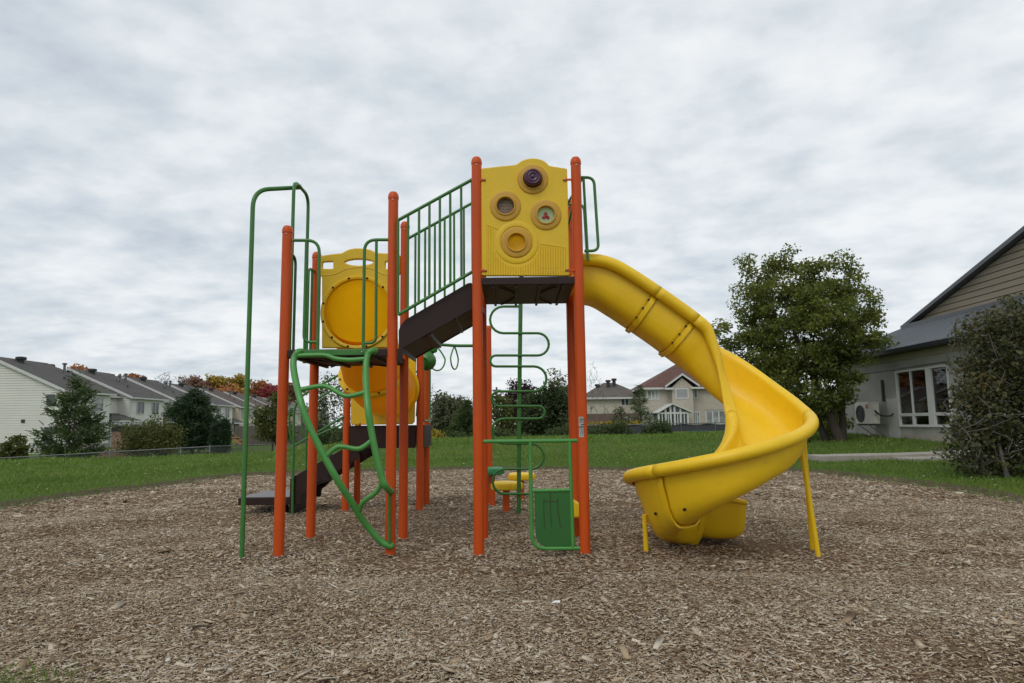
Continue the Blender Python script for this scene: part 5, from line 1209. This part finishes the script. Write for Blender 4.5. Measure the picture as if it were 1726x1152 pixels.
def house_beige():
    Y = 78; a, b = at(1087, 654.5, Y), at(1275, 652, Y); zb = -.8; ze = a.z
    t = thing('beige_house', 'beige two storey house with red brown roof, gabled bay and glazed sunroom', 'house', ((a.x+b.x)/2, Y+5, zb))
    MB().box((a.x, Y, zb), (b.x, Y+10, ze)).build('wall', M['stucco'], t, 0)
    zr = at(1150, 622, Y+5).z
    ro = hip(t, a.x, b.x, Y, Y+10, ze, zr+.6, 'shingle_red', .5, 5.4)
    c0, c1 = at(1133, 660, Y-.9), at(1168, 660, Y-.9); pk = at(1149, 633, Y-.9); e0, e1 = at(1120, 653.5, Y-.9), at(1178, 652, Y-.9)
    bay = MB().prism([(c0.x, zb), (c1.x, zb), (c1.x, e1.z), (pk.x, pk.z-.25), (c0.x, e0.z)], Y-.9, Y-.005)
    bay.build('bay_wall', M['stucco'], t, 0)
    MB().prism([(e0.x, e0.z-.05), (pk.x, pk.z), (e1.x, e1.z-.05), (e1.x, e1.z+.14), (pk.x, pk.z+.2), (e0.x, e0.z+.14)], Y-1.2, Y+4).build('bay_roof', M['shingle_red'], t, 0)
    rk = MB().prism([(e0.x, e0.z-.06), (pk.x, pk.z-.02), (pk.x, pk.z+.22), (e0.x, e0.z+.18)], Y-1.28, Y-1.2); rk.prism([(e1.x, e1.z-.06), (pk.x, pk.z-.02), (pk.x, pk.z+.22), (e1.x, e1.z+.18)], Y-1.28, Y-1.2)
    rk.build('rake_board', M['white_metal'], t, 0)
    for e, s in ((e0, 1), (e1, -1)): MB().box((min(e.x, e.x+s*.95), Y-1.3, e.z-.26), (max(e.x, e.x+s*.95), Y-.9, e.z-.06)).build('eave_return', M['white_metal'], t, 0)
    W80(t, 1092, 659, 1110, 672.5, Y, bars=2, glass='curtain', fr=.1)
    W80(t, 1140, 657, 1159, 670.5, Y-.9, bars=0, glass='blind', fr=.13)
    W80(t, 1170, 656.5, 1174.5, 670, Y, bars=0, fr=.1); W80(t, 1129.5, 658, 1131.5, 671, Y, bars=0, fr=.08)
    W80(t, 1190.5, 694, 1222.5, 714, Y, bars=2, glass='curtain', fr=.14)
    W80(t, 1097, 697, 1106, 711, Y, bars=1, glass='curtain', fr=.1)
    W80(t, 1165, 696, 1179, 714, Y, bars=3, glass='curtain', fr=.1)
    MB().box((at(1189, 692, Y).x, Y-.08, at(1189, 692.5, Y).z), (at(1224, 692, Y).x, Y-.004, at(1189, 690, Y).z)).build('lintel', M['stone_grey'], t, 0)
    # sunroom
    Ys = Y-3.2; s0, s1, sp = at(1110, 697, Ys), at(1159, 695, Ys), at(1133, 682.5, Ys); zs0, zs1 = s0.z, s1.z
    fr = MB()
    def zt(x): return zs0+(sp.z-zs0)*(x-s0.x)/(sp.x-s0.x) if x < sp.x else sp.z+(zs1-sp.z)*(x-sp.x)/(s1.x-sp.x)
    xs = [s0.x, s0.x+(sp.x-s0.x)*.5, sp.x-.22, sp.x+.22, sp.x+(s1.x-sp.x)*.52, s1.x]
    for x in xs: fr.box((x-.1, Ys-.06, zb), (x+.1, Ys+.06, zt(x)))
    zc = at(1135, 696.5, Ys).z
    fr.box((s0.x, Ys-.05, zc-.1), (s1.x, Ys+.05, zc+.1)); fr.box((s0.x, Ys-.05, zb), (s1.x, Ys+.05, zb+.9))
    for q in range(5):
        x0_, x1_ = xs[q], xs[q+1]
        if q == 2: continue
        xm = (x0_+x1_)/2; fr.box((xm-.05, Ys-.055, zb+.9), (xm+.05, Ys+.04, zc-.1))
    sr = fr.build('sunroom_frame', M['white_metal'], t, 0)
    MB().prism([(s0.x, zb), (s1.x, zb), (s1.x, zs1), (sp.x, sp.z), (s0.x, zs0)], Ys+.065, Ys+.075).build('pane', M['glass'], sr, 0)
    MB().prism([(s0.x-.12, zs0+.02), (sp.x, sp.z+.02), (s1.x+.5, zs1-.1), (s1.x+.5, zs1+.04), (sp.x, sp.z+.14), (s0.x-.12, zs0+.10)], Ys-.3, Y-.01).build('sunroom_roof', M['white_metal'], t, 0)
    MB().box((s1.x-.08, Ys+.08, zb), (s1.x, Y-.92, zs1-.12)).build('sunroom_side', M['white_metal'], t, 0)
house_beige()
def far_house(label, px0, px1, ptop, pe, Y, wall, roof):
    a, b = at(px0, pe, Y), at(px1, pe, Y); t = thing('distant_house', label, 'house', ((a.x+b.x)/2, Y, -.6))
    MB().box((a.x, Y, -.8), (b.x, Y+9, a.z)).build('wall', M[wall], t, 0); hip(t, a.x, b.x, Y, Y+9, a.z, at(px0, ptop, Y+4).z, roof)
    for k in range(3): 
        x = a.x+(b.x-a.x)*(.2+.3*k); window_y(t, x-.6, x+.6, a.z-1.9, a.z-.6, Y, 1, 'glass', .09)
far_house('brown roofed house glimpsed beyond the dense dark tree and right posts', 930, 985, 652, 680, 105, 'beige_siding', 'shingle_brown')
# tower with a cross, far away between the trees
def tower():
    p = at(837, 660, 160); t = thing('church_cross', 'grey cross on a thin mast above the trees left of the loop climber', 'cross', (p.x, 160, -1))
    MB().box((p.x-.35, 160, -1), (p.x+.35, 160.7, p.z-.9)).build('mast', M['fascia'], t, 0)
    MB().box((p.x-.22, 160.1, p.z-.9), (p.x+.22, 160.5, p.z+1.0)).box((p.x-1.0, 160.08, p.z+.0), (p.x-.223, 160.52, p.z+.42)).box((p.x+.223, 160.08, p.z+.0), (p.x+1.0, 160.52, p.z+.42)).build('cross', M['fascia'], t, 0)
tower()
# ---- the school at the right
def school():
    X = 12.75; y0, y1 = 14.0, 26.6; zb = .35
    t = thing('school_building', 'grey painted block school building with metal lean-to roof and tall clapboard gable', 'school', (X+4, 20, zb))
    A = lambda px, py: atX(px, py, X)
    e0, e1 = A(1500, 592), A(1587, 576.5); ze = (e0.z+e1.z)/2-.02
    zf = A(1500, 611).z; zs = zf
    wy0, wy1 = A(1604, 690).y, A(1514.5, 690).y; wz0, wz1 = A(1520, 720).z, A(1515, 626).z
    w = MB()
    w.box((X, y0, zb-.6), (X+.3, wy0, zf-.0)); w.box((X, wy1, zb-.6), (X+.3, y1, zf)); w.box((X, wy0, zb-.6), (X+.3, wy1, wz0)); w.box((X, wy0, wz1), (X+.3, wy1, zf))
    w.build('wall', M['block'], t, 0)
    MB().box((X, y1, zb-.6), (X+9, y1+.3, zf)).build('end_wall', M['block'], t, 0)
    MB().box((X-.03, y0, zf+.002), (X+.3, y1+.03, ze-.01)).build('frieze', M['frieze'], t, 0)
    MB().box((X-.045, wy0-.1, wz1+.07), (X-.002, wy1+5, wz1+.10)).build('wall_trim', M['galv'], t, 0)
    # floor slab / plinth
    MB().box((X-.03, y0, zb-.6), (X-.002, y1+.02, A(1520, 733).z)).build('plinth', M['stone_grey'], t, 0)
    # interior: a dim room with a yellow curtain and an orange lamp
    MB().box((X+3.5, y0, zb-.1), (X+3.6, y1, zf)).build('room_wall', M['fascia'], t, 0)
    MB().box((X+.301, y0, zb-.1), (X+3.5, y1, zb)).build('room_floor', M['wood_fence'], t, 0)
    yb = [A(1514.5, 690).y, A(1539.5, 690).y, A(1566.5, 690).y, A(1575.5, 690).y, wy0]
    zt_, zm = wz1, A(1540, 698.5).z
    f = MB(); xa, xb = X-.03, X+.08
    f.box((xa, yb[0]-.07, wz0), (xb, yb[0], zt_)); f.box((xa, wy0, wz0), (xb, wy0+.05, zt_))
    f.box((xa-.02, wy0, wz0-.0), (xb, yb[0]-.07, wz0+.05)); f.box((xa, wy0+.05, zt_-.05), (xb, yb[0]-.07, zt_))
    f.box((xa+.004, yb[1]-.025, wz0+.05), (xb, yb[1]+.025, zt_-.05)); f.box((xa-.01, yb[3], wz0+.05), (xb, yb[2], zt_-.05))
    for ya, yc in ((yb[2], yb[1]-.025), (yb[1]+.025, yb[0]-.07), (wy0+.05, yb[3])):
        f.box((xa+.006, ya, zm-.03), (xb, yc, zm+.035))
        f.box((xa+.01, ya, wz0+.05), (xb, ya+.04, zm-.03)); f.box((xa+.01, yc-.04, wz0+.05), (xb, yc, zm-.03)); f.box((xa+.01, ya+.04, wz0+.05), (xb, yc-.04, wz0+.075)); f.box((xa+.01, ya+.04, zm-.06), (xb, yc-.04, zm-.031))
    fw = f.build('window', M['white_metal'], t, 0)
    m, nt_, o_ = new_mat('clear_window_glass'); g1 = N(nt_, 'ShaderNodeBsdfTransparent'); g2 = N(nt_, 'ShaderNodeBsdfGlossy', Roughness=.02); fz = N(nt_, 'ShaderNodeFresnel', IOR=1.9); mm = N(nt_, 'ShaderNodeMixShader')
    g1.inputs[0].default_value = (.75, .8, .8, 1); nt_.links.new(fz.outputs[0], mm.inputs[0]); nt_.links.new(g1.outputs[0], mm.inputs[1]); nt_.links.new(g2.outputs[0], mm.inputs[2]); nt_.links.new(mm.outputs[0], o_.inputs[0])
    MB().box((X+.02, wy0, wz0+.1), (X+.026, yb[0]-.1, zt_-.07)).build('pane', m, fw, 0)
    cm = mat('yellow_curtain', (.62, .46, .03), .8, .2, 4, stretch=(1, 3, .2))
    V = []; n = 40
    for i in range(n+1):
        y = wy0+(yb[3]-wy0)*i/n
        for z in (zt_-.08, wz0+.05): V.append((X+.22+.03*math.sin(i*1.4), y, z))
    MB().add(V, [(2*i, 2*i+1, 2*i+3, 2*i+2) for i in range(n)]).build('curtain', cm, t, 60, solid=.006)
    p = atX(1554, 662, X+1.3); MB().lathe([(.001, .16), (.09, .13), (.15, .05), (.15, -.05), (.09, -.13), (.001, -.16)], p, n=16).build('orange_lantern', mat('orange_paper', (.5, .13, .03), .7), t)
    MB().box((X+.9, yb[0]-.9, zb), (X+1.3, yb[0]-.3, zb+1.1)).build('cupboard', M['white_metal'], t, 0)
    # lean-to metal roof
    XW = 16.2; zw = atX(1523, 556, XW).z; yend = 27.6
    ov = .42; s_ = (zw-ze-.1)/(XW-X)
    x0 = X-ov; z0 = ze+.1-ov*s_
    yend2 = atX(1521, 557, XW).y
    V = [(x0, y0-1, z0), (x0, yend, z0), (XW, yend2, zw), (XW, y0-1, zw)]; V += [(a, b, c+.06) for a, b, c in V]
    rf = MB().add(V, [(0, 1, 2, 3), (7, 6, 5, 4), (0, 4, 5, 1), (1, 5, 6, 2), (2, 6, 7, 3), (3, 7, 4, 0)]).build('metal_roof', M['metal_roof'], t, 0)
    sm = MB(); k = 0; y = y0-.9
    while y < yend2-.05:
        sm.box((0, 0, 0), (0, 0, 0)) if False else sm.add([(x0-.01, y-.02, z0+.06), (x0-.01, y+.02, z0+.06), (XW, y+.02, zw+.06), (XW, y-.02, zw+.06), (x0-.01, y-.012, z0+.10), (x0-.01, y+.012, z0+.10), (XW, y+.012, zw+.10), (XW, y-.012, zw+.10)], [(4, 5, 6, 7), (0, 4, 7, 3), (1, 2, 6, 5), (0, 1, 5, 4)])
        y += .30
    sm.build('roof_seam', M['metal_roof'], rf, 0)
    MB().box((x0-.10, y0-1, z0-.07), (x0-.002, yend, z0+.055)).build('gutter', M['fascia_black'], rf, 0, .01)
    MB().box((x0, y0-1, z0-.06), (X-.035, yend-.4, z0-.02)).build('soffit', M['fascia_black'], rf, 0)
    # upper gable wall and roof behind
    yl = atX(1542, 545, XW).y; zl = atX(1542, 547, XW).z; yr = atX(1726, 398, XW).y; zr = atX(1726, 402, XW).z
    sl = (zr-zl)/(yl-yr); yp = yr-4.2; zp = zl+sl*(yl-yp); y_far = yp-(yl-yp)
    cutu = lambda z: (y_far+(z-zl)/sl, yl-(z-zl)/sl)
    MB().prism([(yl, zw-.3), (yl, zl), (yp, zp), (y_far, zl), (y_far, zw-.3)], XW+.03, XW+.3, 'YZ').build('upper_wall', M['siding_tan'], t, 0)
    lap_wall_x(0, 0, zl, zp, XW+.03, -1, .215, cutu).build('clapboard', M['siding_tan'], t, 0)
    o = .30
    # roof slab of the gable, its edge showing as a dark band
    def slope_pt(y): return zl+sl*(yl-y)
    ur = MB().prism([(yl+.55, slope_pt(yl+.55)+.02), (yp, zp+.02), (yp, zp+.18), (yl+.55, slope_pt(yl+.55)+.16)], XW-.28, XW+12, 'YZ').prism([(yp-.001, zp+.02), (y_far-.5, zl-.1), (y_far-.5, zl+.06), (yp-.001, zp+.18)], XW-.28, XW+12, 'YZ')
    ur.build('upper_roof', M['fascia'], t, 0)
    za = atX(1519, 553, XW-.3).z
    yb0 = atX(1518, 552, XW-.3).y
    MB().box((XW-.3, y0-1, za-.11), (XW+.029, yb0, za+.10)).build('flashing_band', M['fascia'], t, 0, .01)
    MB().box((XW-.2, y0-1, za-.25), (XW+.028, yb0-.3, za-.112)).build('flashing_shadow_strip', M['fascia_black'], t, 0)  # black strip put in as the dark shadow line below the flashing
    MB().box((XW+.3, y0-6, zb-.5), (XW+12, yl, zl)).build('hall', M['siding_tan'], t, 0)
    # air conditioner on brackets
    ya0, ya1 = atX(1441, 695, X-.62).y, atX(1464, 695, X-.62).y; za1, za0 = atX(1464, 678, X-.62).z, atX(1464, 715, X-.62).z
    c = thing('air_conditioner', 'ivory air conditioner unit with round fan grille mounted on the school wall', 'air conditioner', (X-.45, (ya0+ya1)/2, za0))
    yA, yB_ = min(ya0, ya1), max(ya0, ya1)
    MB().box((X-.62, yA, za0), (X-.24, yB_, za1)).build('casing', M['ac'], c, 0, .02, 3)
    gy, gzz = yA+(yB_-yA)*.60, (za0+za1)/2-.02; gr = MB()
    for r_ in (.05, .10, .15, .20, .25, .29): gr.tube([(X-.632, gy+r_*math.cos(2*math.pi*k/28), gzz+r_*math.sin(2*math.pi*k/28)) for k in range(28)], .006, 6, closed=True)
    for k in range(12): a_ = math.pi*k/12; gr.tube([(X-.632, gy-.29*math.cos(a_), gzz-.29*math.sin(a_)), (X-.632, gy+.29*math.cos(a_), gzz+.29*math.sin(a_))], .004, 5)
    MB().lathe([(.30, .0), (.30, .004), (.001, .005)], (X-.620, gy, gzz), 'X', 32).build('fan_opening', M['dark'], c)
    gr.build('fan_grille', M['galv'], c)
    MB().box((X-.627, yA+.05, za1-.22), (X-.6205, yA+.15, za1-.08)).build('red_badge', M['red'], c, 0)
    MB().box((X-.50, yA-.03, za0+.30), (X-.34, yA-.002, za0+.62)).build('valve_cover', M['ac'], c, 0, .01)
    MB().tube(spline([(X-.42, yA-.03, za0+.45), (X-.34, yA-.22, za0+.30), (X-.16, yA-.42, za0+.26), (X-.02, yA-.45, za0+.34)], 6), .03, 10).build('coolant_pipe', M['tan_pipe'], c)
    for yy in (yA+.12, yB_-.12):
        MB().box((X-.62, yy-.025, za0-.05), (X-.002, yy+.025, za0-.005)).tube([(X-.55, yy, za0-.05), (X-.02, yy, za0-.45)], .012, 6).build('wall_bracket', M['galv'], c, 0)
    MB().box((X-.06, yA+.05, za1+.02), (X-.002, yA+.14, za1+.75)).build('conduit', M['tan_pipe'], c, 0)
    MB().box((X-.035, yA-.75, zb+.1), (X-.003, yA-.1, za1+.1)).build('patch_panel', M['label'], c, 0)
school()
# concrete path crossing the lawn at the right
def path():
    V, F = [], []
    n = 24
    for i in range(n+1):
        f = i/n; px = 1366+(1580-1366)*f
        for py, lift in ((766.2, .0), (769.5+2*f, .0)):
            d = ray(px, py); t_ = 10
            for _ in range(40):
                p = Vector((0, 0, CAM_H))+d*t_; g = terrain(p.x, p.y)+.05; t_ += (p.z-g)/max(.02, -d.z)*.6; t_ = min(max(t_, 5), 40)
            V.append(tuple(p))
    F = [(2*i, 2*i+1, 2*i+3, 2*i+2) for i in range(n)]
    return V, F
YPa = 16.6
def slab(name, x0, x1, y0, y1, h, rz=0):
    V, F = [], []; nx, ny = 16, 3
    for j in range(ny+1):
        for i in range(nx+1):
            x = x0+(x1-x0)*i/nx; y = y0+(y1-y0)*j/ny; V.append((x, y, terrain(x, y)*.5+terrain((x0+x1)/2, (y0+y1)/2)*.5+h))
    k = len(V)
    for v in V[:k]: V.append((v[0], v[1], v[2]-.25))
    for j in range(ny):
        for i in range(nx):
            a = j*(nx+1)+i; F.append((a, a+1, a+nx+2, a+nx+1))
    for i in range(nx): F.append((i, i+k, i+1+k, i+1))
    for j in range(ny): F.append((j*(nx+1), (j+1)*(nx+1), (j+1)*(nx+1)+k, j*(nx+1)+k)); F.append((j*(nx+1)+nx, j*(nx+1)+nx+k, (j+1)*(nx+1)+nx+k, (j+1)*(nx+1)+nx))
    return MB().add(V, F).build(name, M['stone_grey'], None, 0)
tag(slab('path', 7.4, 16, 16.7, 17.5, .05), kind='structure')
tag(slab('pavement', 9.1, 10.4, 15.9, 16.69, .06), kind='structure')
# ------------------------------------------------------------------ camera, light, sky
cam = bpy.data.cameras.new('camera'); cam.lens = 36*FPX/1726; cam.sensor_width = 36; cam.clip_end = 3000; cam.clip_start = .05
co = bpy.data.objects.new('camera', cam); COL.objects.link(co); S.camera = co
co.location = (0, 0, CAM_H)
co.rotation_euler = (Matrix.Rotation(math.pi/2+PITCH, 4, 'X')@Matrix.Rotation(ROLL, 4, 'Z')).to_euler()
SUN_EL, SUN_AZ = math.radians(48), math.radians(205)       # azimuth clockwise from +Y
sl = bpy.data.lights.new('sun', 'SUN'); sl.energy = .9; sl.angle = math.radians(25); sl.color = (1, .96, .9)
so = bpy.data.objects.new('sun', sl); COL.objects.link(so)
sd = Vector((math.sin(SUN_AZ)*math.cos(SUN_EL), math.cos(SUN_AZ)*math.cos(SUN_EL), math.sin(SUN_EL)))
so.rotation_euler = sd.to_track_quat('Z', 'Y').to_euler(); so.location = sd*50
W = bpy.data.worlds.new('World'); S.world = W; W.use_nodes = True
nt = W.node_tree; nt.nodes.clear(); L = nt.links.new
out = nt.nodes.new('ShaderNodeOutputWorld')
sky = N(nt, 'ShaderNodeTexSky', sky_type='NISHITA', sun_disc=False); sky.sun_elevation = SUN_EL; sky.sun_rotation = SUN_AZ
tc = N(nt, 'ShaderNodeTexCoord'); sep = N(nt, 'ShaderNodeSeparateXYZ'); L(tc.outputs['Generated'], sep.inputs[0])
def math_n(op, a, b=None, c=None):
    n = N(nt, 'ShaderNodeMath', operation=op)
    for i, v in enumerate((a, b, c)):
        if v is None: continue
        if isinstance(v, (int, float)): n.inputs[i].default_value = v
        else: L(v, n.inputs[i])
    return n.outputs[0]
zz = math_n('ADD', math_n('MAXIMUM', sep.outputs[2], 0.0), .20)
cx = math_n('DIVIDE', sep.outputs[0], zz); cy = math_n('DIVIDE', sep.outputs[1], zz)
cmb = N(nt, 'ShaderNodeCombineXYZ'); L(cx, cmb.inputs[0]); L(cy, cmb.inputs[1])
def cloud(scale, detail, rough, dist, loc, st=(1, 1, 1), rot=0):
    mp = N(nt, 'ShaderNodeMapping'); mp.inputs['Location'].default_value = loc; mp.inputs['Scale'].default_value = st; mp.inputs['Rotation'].default_value = (0, 0, rot)
    L(cmb.outputs[0], mp.inputs[0]); n = N(nt, 'ShaderNodeTexNoise', Scale=scale, Detail=detail, Roughness=rough, Distortion=dist); L(mp.outputs[0], n.inputs['Vector']); return n.outputs[0]
big = cloud(.5, 3., .5, .3, (3.1, 1.7, 0))
mid = cloud(1.5, 9., .55, .15, (.4, 5.2, 0), (1.15, 1.1, 1), .35)
fin = cloud(3.9, 7., .52, .0, (7.4, 2.2, 0), (1, 1.15, 1), .2)
rip = cloud(10.0, 5., .5, 0., (1.4, 8.2, 0), (1, 1.1, 1), .3)
f = math_n('ADD', math_n('ADD', math_n('MULTIPLY', big, .22), math_n('MULTIPLY', mid, .32)), math_n('ADD', math_n('MULTIPLY', fin, .32), math_n('MULTIPLY', rip, .14)))
ccol = ramp(nt, f, [(.38, (.56, .62, .69)), (.455, (.69, .75, .80)), (.515, (.81, .855, .885)), (.58, (.93, .95, .965))])
bg1 = N(nt, 'ShaderNodeBackground', Strength=.10); L(sky.outputs[0], bg1.inputs[0])
bg2 = N(nt, 'ShaderNodeBackground', Strength=1.0); L(ccol, bg2.inputs[0])
mx = N(nt, 'ShaderNodeMixShader'); mx.inputs[0].default_value = .93; L(bg1.outputs[0], mx.inputs[1]); L(bg2.outputs[0], mx.inputs[2]); L(mx.outputs[0], out.inputs[0])
S.view_settings.view_transform = 'Standard'; S.view_settings.look = 'None'; S.view_settings.exposure = 0; S.view_settings.gamma = 1
S.cycles.max_bounces = 6; S.cycles.transparent_max_bounces = 8
